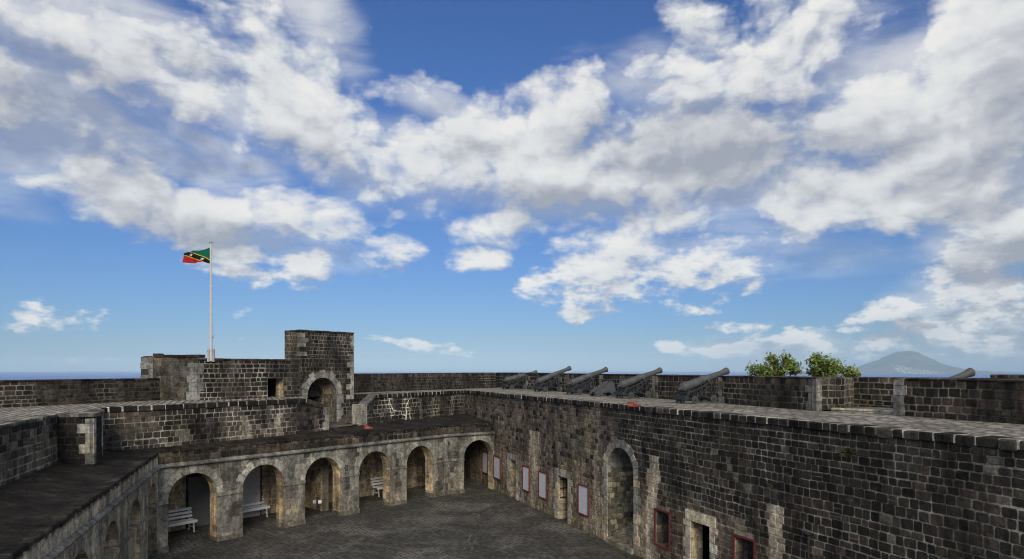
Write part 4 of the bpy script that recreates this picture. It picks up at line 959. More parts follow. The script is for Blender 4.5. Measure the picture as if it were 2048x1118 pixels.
mb = MB(); coping(mb, RB, ur, RB.L+.03, T, .2, .45, .05, [(.016, .014, .012), (.024, .021, .017), (.03, .026, .021)], (.50, .47, .40), random.Random(18), sl=.32, gap=.045)
vs = []
for u_, z_ in ((.3, 4.72), (ur+.02, T+.01)):
    for w_ in (.04, -.42): vs += [RB.pt(u_, z_, w_), RB.pt(u_, z_-.14, w_)]
mb.add(vs, [(0, 4, 6, 2), (0, 1, 5, 4), (2, 6, 7, 3), (0, 2, 3, 1)], (.14, .135, .12))
P_(mb.build("coping", M_WALL), rw)
mb = MB(); rq = random.Random(66)
for line in ([(778, 796), (780, 808), (783, 814), (786, 821), (795, 822), (802, 822), (803, 829), (811, 831), (811, 841), (819, 842)], [(824, 787), (822, 795), (817, 800), (814, 808), (811, 814), (812, 822), (812, 840)], [(812, 815), (820, 816), (819, 828), (821, 841)], [(803, 829), (820, 828)], [(774, 790), (777, 797), (784, 798)]):
    pp = [(RB.at(a_), RB.zat(a_, b2)) for a_, b2 in line]
    for (ua_, za_), (ub_, zb2) in zip(pp, pp[1:]):
        w_ = rq.uniform(.028, .05); mb.bar(RB.pt(ua_, za_, .014), RB.pt(ub_, zb2, .014), w_, .016, jit((.62, .57, .48), rq, .15), up=(RB.n.x, RB.n.y, 0))
P_(mb.build("mortar_repair", M_DRESS), rw)
mb = MB()
for z_ in (3.70, 4.02, 4.36):
    p = Vector(RB.pt(-.12, z_, -.44)); mb.box(p, Vector(RB.pt(.42, z_, -.44))-p, Vector(RB.pt(-.12, z_, .04))-p, (0, 0, .33 if z_ < 4.3 else .34), jit(R.choice(GRY[2:4]), R))
P_(mb.build("quoin", M_DRESS), rw)

# ================================================================= TERRACE (one level)
mb = MB(); zt = T-.002
fpar_dir = (KL-K).normalized()
def ngon(pts): mb.add([(p[0], p[1], zt) for p in pts], [tuple(range(len(pts)))], (.3, .28, .24))
PN = Vector((17.67+.42*6+1.5, -6))
g_s = GU.at(750)
ngon([LW.pt(0, 0, -.0), LW.pt(LW.L, 0, 0), (PN.x+1, PN.y), (K.x+1.5, K.y+.5)])
ngon([LW.pt(0, 0, 0), (K.x+1.5, K.y+.5), (KL.x-.4, KL.y+.4), (-13.3, 27.9), GU.pt(-1.0, 0, -.01), GU.pt(GU.at(608), 0, -.01), GU.pt(GU.at(608), 0, -2.15), GU.pt(GU.at(680), 0, -2.15), GU.pt(GU.at(680), 0, -.01), GU.pt(GU.at(765), 0, -.01), RB.pt(ur+.25, 0, 0)])
ngon([UP.pt(0, 0, 0), UP.pt(UP.at(613), 0, 0), GU.pt(GU.at(606), 0, -.01), GU.pt(-1.0, 0, -.01), (KL.x-.4, KL.y+.4), (-13.3, 27.9), (-30, -6), (-5.2, -6), W0, W1, W2, W3])
terr = mb.build("terrace_paving", M_TERR); tag(terr, None, None, kind='structure')

# ---- steps in the gap by the tower
stt = thing("stone_steps", "short flight of dark stone steps climbing right behind the grey pillar beside the tower", "steps", (*GU.pt(6, 0, .6)[:2], 3.7))
mb = MB()
mb.add([(*UP.pt(UP.at(613)-.2, 0, -.4)[:2], 3.80), (*UP.pt(UP.L, 0, .0)[:2], 3.76), (*RB.pt(0, 0, .0)[:2], 3.76), (*RB.pt(4, 0, -.3)[:2], 3.8), (*GU.pt(9.5, 0, 0)[:2], 3.8), (*GU.pt(4.2, 0, 0)[:2], 3.80)], [(0, 1, 2, 3, 4, 5)], (.12, .11, .095))
for k in range(7):
    a0 = GU.at(676)+.27*k; p = Vector(GU.pt(a0, 3.8, 0.005)); mb.box(p, Vector(GU.pt(GU.at(756), 3.8, 0))-p, Vector(GU.pt(a0, 3.8, .86))-p, (0, 0, .17*(k+1)), jit((.11, .10, .085), R))
P_(mb.build("treads", M_DRESS), stt)

# ================================================================= GUARDHOUSE + TOWER
def g_col(u, z, r):
    s = r.choice(BAS+BAS+[(.07, .058, .045)]); s = mixc(s, (.20, .16, .10), .6 if r.random() < .035 else 0)
    st = ss(.35-abs(u-2.9)*.5+nz(u, z, 6, 1.3)*.5, .2, .6)*(z < 5.9)*.5; s = mixc(s, (.15, .13, .09), st)
    return jit(s, r, .22), mixc((.10, .092, .078), (.36, .335, .28), ss(nz(u, z, 51, .6)+(.35 if z > 6.0 and u < 4.5 else 0)-(.4 if u > 5 and z < 7 else 0), -.15, .35))
def t_col(u, z, r):
    s = r.choice(BAS+[(.07, .058, .045)]); s = mixc(s, r.choice([(.15, .12, .08), (.10, .085, .06)]), .7 if z > 7.9 and r.random() < .5 else .0)
    return jit(s, r, .2), mixc((.07, .064, .055), (.20, .18, .15), ss(nz(u, z, 52, .9), -.2, .4))
TZ, GZ = GU.zat(600, 659)-.05, GU.zat(390, 716)-.04
gh = thing("guardhouse", "dark stone guardhouse on the terrace with a square tower over a round arched door", "building", (*GU.A, T))
dr = Open(0, .32, T+.0, GU.zat(550, 757), False, 0); dr.u = (GU.at(535)+GU.at(567))/2; dr.hw = abs(GU.at(567)-GU.at(535))/2
ta, tb = GU.at(614.8), GU.at(672.6); arch = Open((ta+tb)/2, (tb-ta)/2, 3.8, GU.zat(643, 755.5)-(tb-ta)/2, True, .34)
ts0, ts1 = GU.at(600), GU.at(706.5)
print('tower', ts0, ts1, 'arch', arch.hw, arch.zt, 'door', dr.u, dr.hw)
mb = MB()
masonry(mb, GU, 0, ts0, T-.1, GZ, g_col, [dr], rh=.2, sw=.25, gap=.028, seed=61, wave=.01)
masonry(mb, GU, ts0, ts1, 3.75, TZ, t_col, [arch], rh=.19, sw=.19, gap=.02, seed=62, wave=.01)
masonry(mb, GU, ts1, 10.5, 3.75, T-.02, t_col, [], rh=.19, sw=.22, gap=.02, seed=63)
# tower sides
TD = 1.25
TL = Frame(GU.pt(ts0, 0, 0)[:2], GU.pt(ts0, 0, -TD)[:2], GU.pt(ts0-3, 0, -1)[:2]); TR = Frame(GU.pt(ts1, 0, 0)[:2], GU.pt(ts1, 0, -TD)[:2], GU.pt(ts1+3, 0, -1)[:2]); TB = Frame(GU.pt(ts0, 0, -TD)[:2], GU.pt(ts1, 0, -TD)[:2], GU.pt(ts1, 0, -9)[:2])
def tl_col(u, z, r): return jit(mixc(r.choice(BRN), r.choice(BAS), .4), r, .2), (.20, .185, .155)
masonry(mb, TL, 0, TD, GZ-.1, TZ, tl_col, rh=.19, sw=.2, seed=64); masonry(mb, TR, 0, TD, T-.1, TZ, t_col, rh=.19, sw=.2, seed=65); masonry(mb, TB, 0, TB.L, T-.1, TZ, t_col, rh=.19, sw=.2, seed=66)
mb.add([(*GU.pt(u, 0, w)[:2], TZ-.01) for u, w in ((ts0, 0), (ts1, 0), (ts1, -TD), (ts0, -TD))], [(0, 1, 2, 3)], (.07, .062, .05))
P_(mb.build("stonework", M_PARA), gh)
# coping of guardhouse and its roof/body
mb = MB(); coping(mb, GU, 0, ts0-.01, GZ+.04, .1, .4, .04, BAS+[(.10, .08, .05)], (.12, .11, .09), random.Random(41), sl=.45, gap=.012)
coping(mb, GU, ts0-.04, ts1+.04, TZ+.05, .1, .3, .03, BAS+[(.12, .095, .055)], (.07, .06, .05), random.Random(42), sl=.4, gap=.008)
coping(mb, TL, 0.31, TD, TZ+.05, .1, .3, .03, BAS+[(.12, .095, .055)], (.07, .06, .05), random.Random(43), sl=.4, gap=.008)
P_(mb.build("coping", M_PARA), gh)
# body behind: west block corner, roof and rear
A4 = Vector((-14.1, 25.2))*KG
WB = Frame(A4, (GU.A.x-.02, GU.A.y), (0, 0))
def wb_col(u, z, r): return jit(mixc(r.choice([(.085, .078, .066), (.07, .064, .056), (.11, .10, .082)]), r.choice(TAN), .25 if nz(u*2, z*.6, 9, 1) > .2 else 0), r, .15), (.10, .092, .078)
mb = MB(); masonry(mb, WB, 0, WB.L, T-.1, 6.94, wb_col, rh=.21, sw=.2, gap=.012, proud=.008, seed=67)
A5 = Vector(GU.pt(-2.2, 0, -3.0)[:2]); WL = Frame(A4, (A4.x-1.0, A4.y+1.3), (-25, 15)); masonry(mb, WL, 0, WL.L, T-.1, 6.94, wb_col, rh=.21, sw=.22, seed=68)
mb.add([(*A4, 6.91), (GU.A.x+.02, GU.A.y, 6.91), (*GU.pt(.1, 0, -2.0)[:2], 6.91), (A4.x-1.0, A4.y+1.3, 6.91)], [(0, 1, 2, 3)], (.06, .055, .048))
mb.add([(*GU.pt(0, 0, -.0)[:2], GZ-.005), (*GU.pt(ts0, 0, 0)[:2], GZ-.005), (*GU.pt(ts0, 0, -2.0)[:2], GZ-.005), (*GU.pt(0, 0, -2.0)[:2], GZ-.005)], [(0, 1, 2, 3)], (.08, .072, .06))
for ua, ub in ((0, dr.u-dr.hw-.5), (dr.u+dr.hw+.5, ts0), (dr.u-dr.hw-.5, dr.u+dr.hw+.5)):
    mb.add([GU.pt(ua, T-.1, -2.0), GU.pt(ub, T-.1, -2.0), GU.pt(ub, GZ-.005, -2.0), GU.pt(ua, GZ-.005, -2.0)], [(0, 1, 2, 3)], (.06, .055, .05))
mb.add([GU.pt(0, T-.1, -.0), GU.pt(0, T-.1, -2.0), GU.pt(0, 6.91, -2.0), GU.pt(0, 6.91, -.0)], [(0, 1, 2, 3)], (.06, .055, .05))
P_(mb.build("side_block", M_PARA), gh)
mb = MB(); coping(mb, WB, 0, WB.L+.12, 6.98, .13, .4, .05, BAS, (.06, .055, .05), random.Random(44), sl=.4, gap=.008)
p = Vector(WB.pt(.0, 6.94, -.25)); mb.box(p, Vector(WB.pt(.26, 6.94, -.25))-p, Vector(WB.pt(0, 6.94, .06))-p, (0, 0, .09), (.05, .045, .04))
P_(mb.build("coping", M_PARA), gh)
mb = MB(); rq = random.Random(5)
quoin(gh, WB, WB.L+.02, -1, T, 6.65, [(.20, .20, .19), (.17, .17, .165), (.22, .215, .20)], rq, .42, .36, .03, .33, .1)
quoin(gh, GU, .0, 1, T, 6.63, [(.20, .20, .19), (.17, .17, .165)], rq, .28, .10, .03, .33, .05)
quoin(gh, TR, -.02, 1, 5.3, TZ, GRY, rq, .2, .1, .03, .19, .02)
quoin(gh, GU, ts1+.02, -1, 4.9, 7.15, GRY, rq, .42, .20, .025, .26, .02); quoin(gh, GU, ts1+.02, -1, 7.35, 8.05, GRY, rq, .22, .12, .025, .2, .02)
z_ = 7.0
for k, w_ in enumerate((.36, 0, .30, .44, .26)):
    if w_: 
        p = Vector(GU.pt(ts0-.015, z_, -.2)); mb.box(p, Vector(GU.pt(ts0+w_, z_, -.2))-p, Vector(GU.pt(ts0-.015, z_, .02))-p, (0, 0, .2), jit(rq.choice(GRY[2:4]), rq))
    z_ += .215
P_(mb.build("quoin", M_DRESS), gh)
mb = MB(); ringblocks(mb, GU, arch, [(.20, .195, .17), (.16, .16, .145), (.24, .23, .20)], rr, .30, .03, 0, nb=11, alt=.14)
reveal(mb, GU, arch, .35, [(.16, .15, .125), (.12, .115, .1)], rr)
P_(mb.build("arch_surround", M_DRESS), gh)
# inside the tower arch: a vaulted passage with stained curved wall
mb = MB(); n = 16
sec = [(arch.u+arch.hw, 3.8)]+[(arch.u+arch.hw*math.cos(math.pi*i/n), arch.zt+arch.hw*math.sin(math.pi*i/n)) for i in range(n+1)]+[(arch.u-arch.hw, 3.8)]
for (a_, b2) in zip(sec, sec[1:]):
    for k in range(5):
        w0_, w1_ = -.35-.35*k, -.35-.35*(k+1); q = nz(a_[0]*2, a_[1]*2, k, 1); c_ = mixc((.12, .10, .075), (.40, .33, .21), ss(q, -.3, .4))
        mb.add([GU.pt(a_[0], a_[1], w0_), GU.pt(b2[0], b2[1], w0_), GU.pt(b2[0], b2[1], w1_), GU.pt(a_[0], a_[1], w1_)], [(0, 1, 2, 3)], c_)
fA = Frame(GU.pt(arch.u+arch.hw-.004, 0, -.35)[:2], GU.pt(arch.u+arch.hw-.004, 0, -2.1)[:2], GU.pt(arch.u, 0, -1)[:2])
masonry(mb, fA, 0, 1.75, 3.8, arch.zt, nc, rh=.2, sw=.26, proud=.012, seed=71)
mb.add([GU.pt(arch.u-arch.hw, 3.8, -2.1), GU.pt(arch.u+arch.hw, 3.8, -2.1), GU.pt(arch.u+arch.hw, 6.1, -2.1), GU.pt(arch.u-arch.hw, 6.1, -2.1)], [(0, 1, 2, 3)], (.05, .045, .035))
mb.add([GU.pt(arch.u-arch.hw, 3.81, 0), GU.pt(arch.u+arch.hw, 3.81, 0), GU.pt(arch.u+arch.hw, 3.81, -2.1), GU.pt(arch.u-arch.hw, 3.81, -2.1)], [(0, 1, 2, 3)], (.08, .07, .055))
P_(mb.build("passage_lining", M_DRESS), gh)
mb = MB(); reveal(mb, GU, dr, .6, [(.34, .28, .19), (.26, .22, .16)], rr)
h = [(dr.u-dr.hw-.3, -.6), (dr.u+dr.hw+.3, -.6), (dr.u+dr.hw+.3, -1.95), (dr.u-dr.hw-.3, -1.95)]
v = [Vector(GU.pt(u_, T, w_)) for u_, w_ in h]; v += [q+Vector((0, 0, 1.4)) for q in v]
mb.add(v, [(1, 2, 6, 5), (2, 3, 7, 6), (3, 0, 4, 7), (4, 5, 6, 7)], (.10, .09, .07))
P_(mb.build("doorway_surround", M_DRESS), gh)
# slim pier left of the guardhouse
pi = thing("gate_pier", "narrow pale stone pier just left of the guardhouse, at the end of the parapet", "pier", (-14.6, 25.6, T))
mb = MB(); PF = Frame((-14.70*KG, 25.35*KG), (-14.22*KG, 25.42*KG), (0, 0)); z_ = T
rq = random.Random(8); alt_ = 0
while z_ < 6.85:
    h_ = rq.uniform(.24, .32); h_ = min(h_, 6.9-z_); wv = .02 if alt_ % 2 else 0
    p = Vector(PF.pt(0-wv, z_+.004, -.5)); mb.box(p, Vector(PF.pt(PF.L*.62, z_+.004, -.5))-p, Vector(PF.pt(0-wv, z_+.004, .0))-p, (0, 0, h_-.008), jit((.15, .15, .14) if alt_ % 3 != 1 else (.04, .037, .033), rq))
    p = Vector(PF.pt(PF.L*.62+.004, z_+.004, -.4)); mb.box(p, Vector(PF.pt(PF.L, z_+.004, -.4))-p, Vector(PF.pt(PF.L*.62+.004, z_+.004, .05))-p, (0, 0, h_-.008), jit((.13, .125, .115), rq)); z_ += h_; alt_ += 1
P_(mb.build("shaft", M_DRESS), pi)
mb = MB(); vs = [PF.pt(-.03, 6.86, .0), PF.pt(.12, 6.93, 0), PF.pt(PF.L*.62, 6.93, 0), PF.pt(PF.L*.62, 6.86, 0)]; vs += [PF.pt(-.03, 6.86, -.5), PF.pt(.12, 6.93, -.5), PF.pt(PF.L*.62, 6.93, -.5), PF.pt(PF.L*.62, 6.86, -.5)]
mb.add(vs, [(0, 1, 2, 3), (7, 6, 5, 4), (0, 4, 5, 1), (1, 5, 6, 2), (2, 6, 7, 3)], (.07, .066, .06)); P_(mb.build("cap", M_DRESS), pi)

# ================================================================= PARAPETS
def p_col(u, z, r):
    s = r.choice(BAS+[(.062, .052, .042)]); s = mixc(s, (.14, .12, .085), .5 if z > PT-.18 and r.random() < .3 else 0)
    return jit(s, r, .2), mixc((.055, .05, .043), (.17, .155, .125), ss(nz(u, z, 57, .5), -.15, .4))
def pale_col(u, z, r):
    s = r.choice(BAS+BRN[2:5]); return jit(s, r, .2), mixc((.10, .09, .075), (.20, .185, .155), ss(nz(u, z, 58, .5), -.2, .3))
def wallbox(mb, A, B, toward, z0, z1, th, colf, seed, ends=True, rh=.19, sw=.25, outer=-1.2, gap=.024, topc=(.05, .046, .04), face=True):
    fr = Frame(A, B, toward)
    if face: masonry(mb, fr, 0, fr.L, z0, z1, colf, rh=rh, sw=sw, gap=gap, seed=seed, wave=.01)
    if ends:
        for q in (0, fr.L):
            e = Frame(fr.pt(q, 0, 0)[:2], fr.pt(q, 0, -th)[:2], fr.pt(q+(-3 if q == 0 else 3), 0, 0)[:2]); masonry(mb, e, 0, th, z0, z1, colf, rh=rh, sw=sw, seed=seed+1)
    c = [fr.pt(0, z1, 0), fr.pt(fr.L, z1, 0), fr.pt(fr.L, z1, -th), fr.pt(0, z1, -th)]
    mb.add(c, [(0, 1, 2, 3)], topc)
    mb.add([fr.pt(0, outer, -th), fr.pt(fr.L, outer, -th), fr.pt(fr.L, z1, -th), fr.pt(0, z1, -th)], [(0, 1, 2, 3)], (.045, .042, .037))
    return fr
def lineX(Y): return 17.67-.42*Y
gp = thing("gun_parapet", "dark stone parapet of merlons and gun embrasures along the right-hand terrace", "parapet", (lineX(30), 30, T))
MZ = [17.67/((px-HX)/F+.42) for px in (1052, 1118, 1200, 1306, 1444)]   # near end of each gap: where the next merlon starts
print("merlons", MZ)
GAPW = 1.15
TH = 1.1
segs = [(K.y, MZ[0]+GAPW)]+[(MZ[i], MZ[i+1]+GAPW) for i in range(4)]+[(MZ[4], 19.05)]
off6 = .0
for i, (ya, yb) in enumerate(segs):
    mb = MB(); A, B = Vector((lineX(ya), ya)), Vector((lineX(yb), yb))
    if i == 5: A, B = Vector((lineX(ya)-.10, ya)), Vector((9.15, 19.25))
    fr = wallbox(mb, A, B, (0, 10), T-.05, PT-.0, TH, p_col if i != 1 and i != 2 else pale_col, 100+i*3, ends=True)
    m_ = P_(mb.build("merlon", M_PARA), gp)
    mb = MB(); rq = random.Random(200+i)
    if i > 0: quoins(mb, fr, -.02, 1, T, PT-.02, [(.15, .145, .13), (.19, .185, .17), (.12, .115, .1)], rq, .34, .18, .03, .26, .2)
    if i == 5: quoins(mb, fr, fr.L+.02, -1, T, PT-.01, [(.13, .13, .12), (.19, .185, .17)], rq, .42, .30, .03, .26, .2)
    coping(mb, fr, 0, fr.L, PT+.035, .06, TH-.05, .03, BAS+[(.09, .08, .06)], (.08, .07, .06), rq, sl=.4, gap=.01)
    q_ = mb.build("quoin", M_DRESS); q_.parent = m_
    # low sill closing the foot of the embrasure on the outer face
    if i < 5:
        mb = MB(); ya2 = segs[i][1]; yb2 = segs[i+1][0]
        o1 = fr.n*-TH; A2, B2 = Vector((lineX(ya2), ya2))+o1*.75, Vector((lineX(yb2), yb2))+o1*.75
        wallbox(mb, A2, B2, (0, 10), T-.05, T+.30, .3, p_col, 150+i, ends=False); s2 = P_(mb.build("embrasure_sill", M_PARA), gp)
# wide recess with splayed cheek and back wall (right)
mb = MB(); q0, q1, q2, q3 = Vector((9.15, 19.25)), Vector((11.15, 20.9)), Vector((14.2, 17.3)), Vector((10.42, 17.42))
def ck_col(u, z, r):
    s = mixc(r.choice(BAS), r.choice(BRN), .5); br_ = .75 < u < 1.75
    return jit(s, r, .2), ((.50, .44, .34) if br_ else (.17, .155, .125))
wallbox(mb, q0, q1, (9, 15), T-.05, PT, .14, ck_col, 171, ends=False, gap=.034)
wallbox(mb, q1, q2, (9, 15), T-.05, PT+.02, .8, p_col, 172, ends=False)
P_(mb.build("recess_wall", M_PARA), gp)
mb = MB(); NEARP = Vector((13.55, 10.2)); fr = wallbox(mb, q3, NEARP, (0, 10), T-.05, PT, .75, p_col, 175, ends=True, rh=.19, sw=.27)
m_ = P_(mb.build("merlon", M_PARA), gp)
mb = MB(); rq = random.Random(300); quoins(mb, fr, -.02, 1, T, PT-.01, [(.19, .19, .18), (.14, .14, .13), (.22, .215, .2)], rq, .34, .30, .03, .30, .25)
coping(mb, fr, .3, fr.L, PT+.035, .06, .7, .03, BAS+[(.07, .06, .05)], (.06, .055, .05), rq, sl=.45, gap=.012)
q_ = mb.build("quoin", M_DRESS); q_.parent = m_
mb = MB(); p = Vector(fr.pt(.1, PT+.001, -.55)); mb.box(p, Vector(fr.pt(1.9, PT+.001, -.55))-p, Vector(fr.pt(.1, PT+.001, .0))-p, (0, 0, .035), (.26, .24, .195)); p_ = mb.build("cap", M_DRESS); p_.parent = m_
mb = MB(); wallbox(mb, NEARP, NEARP+Vector((3.6, -8.5)), (0, 5), T-.05, PT, .75, p_col, 178, ends=False); P_(mb.build("parapet_run", M_PARA), gp)
# raised floor strip and outer wall of the recess
mb = MB(); p = Vector((10.3, 18.9, T)); mb.add([(9.35, 19.25, T+.05), (11.2, 20.7, T+.05), (13.0, 18.6, T+.05), (11.0, 17.6, T+.05)], [(0, 1, 2, 3)], (.14, .13, .11))
mb.bar((9.6, 19.2, T+.05), (11.0, 17.7, T+.05), .16, .10, (.40, .37, .31)); P_(mb.build("gun_floor", M_DRESS), gp)
mb = MB(); wallbox(mb, Vector((13.9, 18.6)), Vector((17.0, 14.6)), (5, 8), T-.05, PT+.12, .7, p_col, 181, ends=True); P_(mb.build("outer_wall", M_PARA), gp)
# far parapet behind the tower and along the back
fp = thing("parapet_wall", "far dark parapet wall crossing the picture between the tower and the cannons", "wall", (*K, T))
mb = MB(); wallbox(mb, K+Vector((.05, 0)), KL, (0, 10), T-.05, PT, .9, p_col, 190, ends=False, rh=.17, sw=.2)
P_(mb.build("stonework", M_PARA), fp)
mb = MB(); rq = random.Random(301); coping(mb, Frame(K, KL, (0, 10)), 0, (KL-K).length, PT+.03, .06, .85, .03, BAS+[(.11, .095, .07)], (.10, .09, .08), rq, sl=.4, gap=.01); P_(mb.build("coping", M_PARA), fp)
lp = thing("parapet_wall", "dark parapet wall at the far left, below the sea horizon and left of the slim pier", "wall", (*KL, T))
LP = [P(285, 802.5, T), P(0, 816, T)]; ld = (LP[1]-LP[0]).normalized(); LP[0] = LP[0]-ld*2.6
mb = MB(); wallbox(mb, LP[0]+Vector((-.1, .4)), LP[1]+ld*18, (0, 0), T-.05, 6.0, .9, p_col, 195, ends=False, rh=.165, sw=.27)
P_(mb.build("stonework", M_PARA), lp)
mb = MB(); coping(mb, Frame(LP[0]+Vector((-.1, .4)), LP[1]+ld*18, (0, 0)), 0, 24, 6.03, .06, .85, .03, BAS+[(.09, .08, .06)], (.08, .07, .06), rq, sl=.4, gap=.01); P_(mb.build("coping", M_PARA), lp)

# ================================================================= CANNONS
IR = (.088, .087, .080); DK = (.036, .039, .040)
def barrel_mesh():
    mb = MB()
    prof = [(-.20, .012), (-.19, .035), (-.165, .048), (-.14, .035), (-.125, .028), (-.10, .045), (-.06, .10), (-.02, .150), (0, .168), (.03, .172), (.05, .160), (.09, .157), (.10, .163), (.13, .163), (.14, .155),
            (.62, .145), (.63, .152), (.67, .152), (.68, .138), (1.10, .126), (1.11, .134), (1.14, .134), (1.15, .120), (1.75, .096), (1.82, .096), (1.84, .104), (1.86, .100), (1.93, .112), (2.0, .128), (2.04, .132), (2.06, .122), (2.06, .062), (1.9, .060)]
    mb.lathe((0, 0, 0), (1, 0, 0), prof, IR, 24); return mb
def carriage(parent, with_parts=True):
    "iron garrison carriage pointing +x; ground at z=0; trunnions near x=.95"
    h = .27
    for s in (-1, 1):
        y = s*h; mb = MB(); t = .035
        top = [(-.05, .34), (.30, .40), (.88, .66), (1.06, .66), (1.12, .56), (1.16, .16), (1.02, .10)]
        path = [((-.12, .16), (.06, .40)), ((.06, .40), (.34, .46)), ((.34, .46), (.86, .68)), ((.86, .68), (1.08, .68)), ((1.08, .68), (1.18, .17)), ((-.10, .17), (.36, .16)), ((.36, .16), (.52, .30)), ((.52, .30), (.98, .16)), ((.98, .16), (1.20, .16)), ((.52, .30), (.96, .64)), ((.34, .46), (.42, .16)), ((.50, .30), (.60, .56)), ((.98, .62), (1.02, .18))]
        for a, b in path: mb.bar((a[0], y, a[1]), (b[0], y, b[1]), t, .06, DK, up=(0, 1, 0))
        mb.tube((.96, y-.05, .70), (.96, y+.05, .70), .07, .07, DK, 14)
        o = mb.build("carriage_side", M_IRON); o.parent = parent
    for x, r in ((.22, .135), (1.04, .15)):
        for s in (-1, 1):
            mb = MB(); y = s*(h+.09); c = Vector((x, y, r)); n = 20
            for rr_, ww, cc in ((r, .045, DK), ):
                mb.lathe((x, y-ww/2, r), (0, 1, 0), [(0, r*.72), (0, r-.008), (.006, r), (ww-.006, r), (ww, r-.008), (ww, r*.72), (ww*.6, r*.70), (ww*.4, r*.70)], (.06, .062, .06), 22)
            for k in range(6):
                a = k*math.pi/3; mb.bar(c, c+Vector((math.cos(a), 0, math.sin(a)))*r*.75, .03, .026, DK, up=(0, 1, 0))
            mb.tube((x, y-.04, r), (x, y+.04, r), .035, .03, DK, 12)
            o = mb.build("wheel", M_IRON); o.parent = parent
        mb = MB(); mb.tube((x, -h-.1, r), (x, h+.1, r), .025, .025, DK, 10); mb.bar((x, -h, r+.03), (x, h, r+.03), .10, .05, DK); o = mb.build("axle", M_IRON); o.parent = parent
    mb = MB(); mb.bar((-.10, -h-.05, .20), (-.10, h+.05, .20), .16, .12, DK); mb.bar((.04, -h, .36), (.04, h, .36), .10, .05, DK); mb.tube((-.12, -.17, .0), (-.12, -.17, .28), .05, .05, DK, 10); mb.tube((-.12, .17, .0), (-.12, .17, .28), .05, .05, DK, 10)
    mb.bar((.1, 0, .38), (.25, 0, .47), .18, .05, DK)
    o = mb.build("transom", M_IRON); o.parent = parent
def make_cannon(label, tilt=15):
    t = thing("cannon", label, "cannon", group="cannons on the gun terrace")
    b = barrel_mesh().build("barrel", M_IRON, smooth=False); b.parent = t; b.location = (-.02, 0, .54); b.rotation_euler = (0, -math.radians(tilt), 0)
    me = b.data
    me.polygons.foreach_set("use_smooth", [len(p.vertices) == 4 for p in me.polygons])
    mb = MB(); mb.tube((.97, -.26, -.03), (.97, .26, -.03), .045, .045, IR, 12); tr_ = mb.build("trunnion", M_IRON); tr_.parent = b
    carriage(t); return t
def copy_tree(o, parent=None):
    c = o.copy(); C.objects.link(c)
    if parent: c.parent = parent
    for ch in [x for x in list(bpy.data.objects) if x.parent == o and x.name in keep]: copy_tree(ch, c)
    return c
cn = make_cannon("heavy iron cannon on its carriage, nearest and largest of the row beside the green treetops")
keep = {x.name for x in bpy.data.objects}
aim = math.atan2(.40, .92)
spots = [(1444, 1.42, "heavy iron cannon on its carriage, nearest and largest whole one, left of the treetops", 16.5, 0),
         (1306, 1.30, "iron cannon right behind the small red box, next to the empty carriage", 17, .02),
         (1200, 1.35, "iron cannon just left of the empty gun carriage", 18, .03),
         (1118, 1.05, "iron cannon second from the far corner of the terrace", 20, .02),
         (1052, 1.15, "iron cannon farthest away, by the far corner of the parapet", 13, 0)]
for i, (px, back, lab, tilt, dyaw) in enumerate(spots):
    Zm = 17.67/((px-HX)/F+.42); yc = Zm+.42; cx = lineX(yc)
    o = cn if i == 0 else copy_tree(cn)
    o.location = (cx-math.cos(aim)*back, yc-math.sin(aim)*back, T); o.rotation_euler = (0, 0, aim+dyaw); o['label'] = lab; o.scale = (1.06, 1.06, 1.06)
    for ch in o.children:
        if ch.name.startswith("barrel"): ch.rotation_euler = (0, -math.radians(tilt), 0)
# the cannon behind the right merlon: only its muzzle shows
o = copy_tree(cn); o['label'] = "iron cannon mostly hidden behind the right parapet, only its muzzle showing near the right edge"
mu = Vector(((1934-HX)/F*19.2, 19.2)); yaw = math.radians(8); L_ = 2.0
L_ = 1.86; o.location = (mu.x-math.cos(yaw)*L_, mu.y-math.sin(yaw)*L_, T-.18); o.rotation_euler = (0, 0, yaw)
for ch in o.children:
    if ch.name.startswith("barrel"): ch.rotation_euler = (0, -math.radians(21), 0)
# empty carriage
ec = thing("gun_carriage", "empty iron gun carriage without a barrel, standing between two cannons", "gun carriage"); h = .25
for s in (-1, 1):
    mb = MB(); y = s*h
    prof = [(-.10, .10), (-.05, .26), (.08, .30), (.62, .66), (.78, .70), (.88, .62), (.98, .14), (.80, .10), (.66, .20), (.34, .18), (.16, .06)]
    n = len(prof); vs = [(x, y-.03, z) for x, z in prof]+[(x, y+.03, z) for x, z in prof]
    mb.add(vs, [tuple(range(n)), tuple(range(n, 2*n))[::-1]]+[(i, n+i, n+(i+1) % n, (i+1) % n) for i in range(n)], (.075, .076, .078))
    for a, b in zip(prof, prof[1:]+prof[:1]): mb.bar((a[0], y-s*-.035, a[1]), (b[0], y-s*-.035, b[1]), .03, .035, (.06, .062, .064), up=(0, 1, 0))
    o = mb.build("carriage_side", M_IRON); o.parent = ec
for x in (.05, .86):
    mb = MB(); mb.tube((x, -h-.12, .12), (x, h+.12, .12), .03, .03, DK, 10); mb.bar((x, -h, .16), (x, h, .16), .14, .08, DK); o = mb.build("axle", M_IRON); o.parent = ec
    for s in (-1, 1):
        mb = MB(); mb.lathe((x, s*(h+.08)-.025, .12), (0, 1, 0), [(0, .05), (0, .11), (.008, .12), (.042, .12), (.05, .11), (.05, .05)], (.07, .07, .07), 18); o = mb.build("wheel", M_IRON); o.parent = ec
pos = P(1188, 792.5, T); ec.location = (pos.x, pos.y, T); ec.rotation_euler = (0, 0, .30)

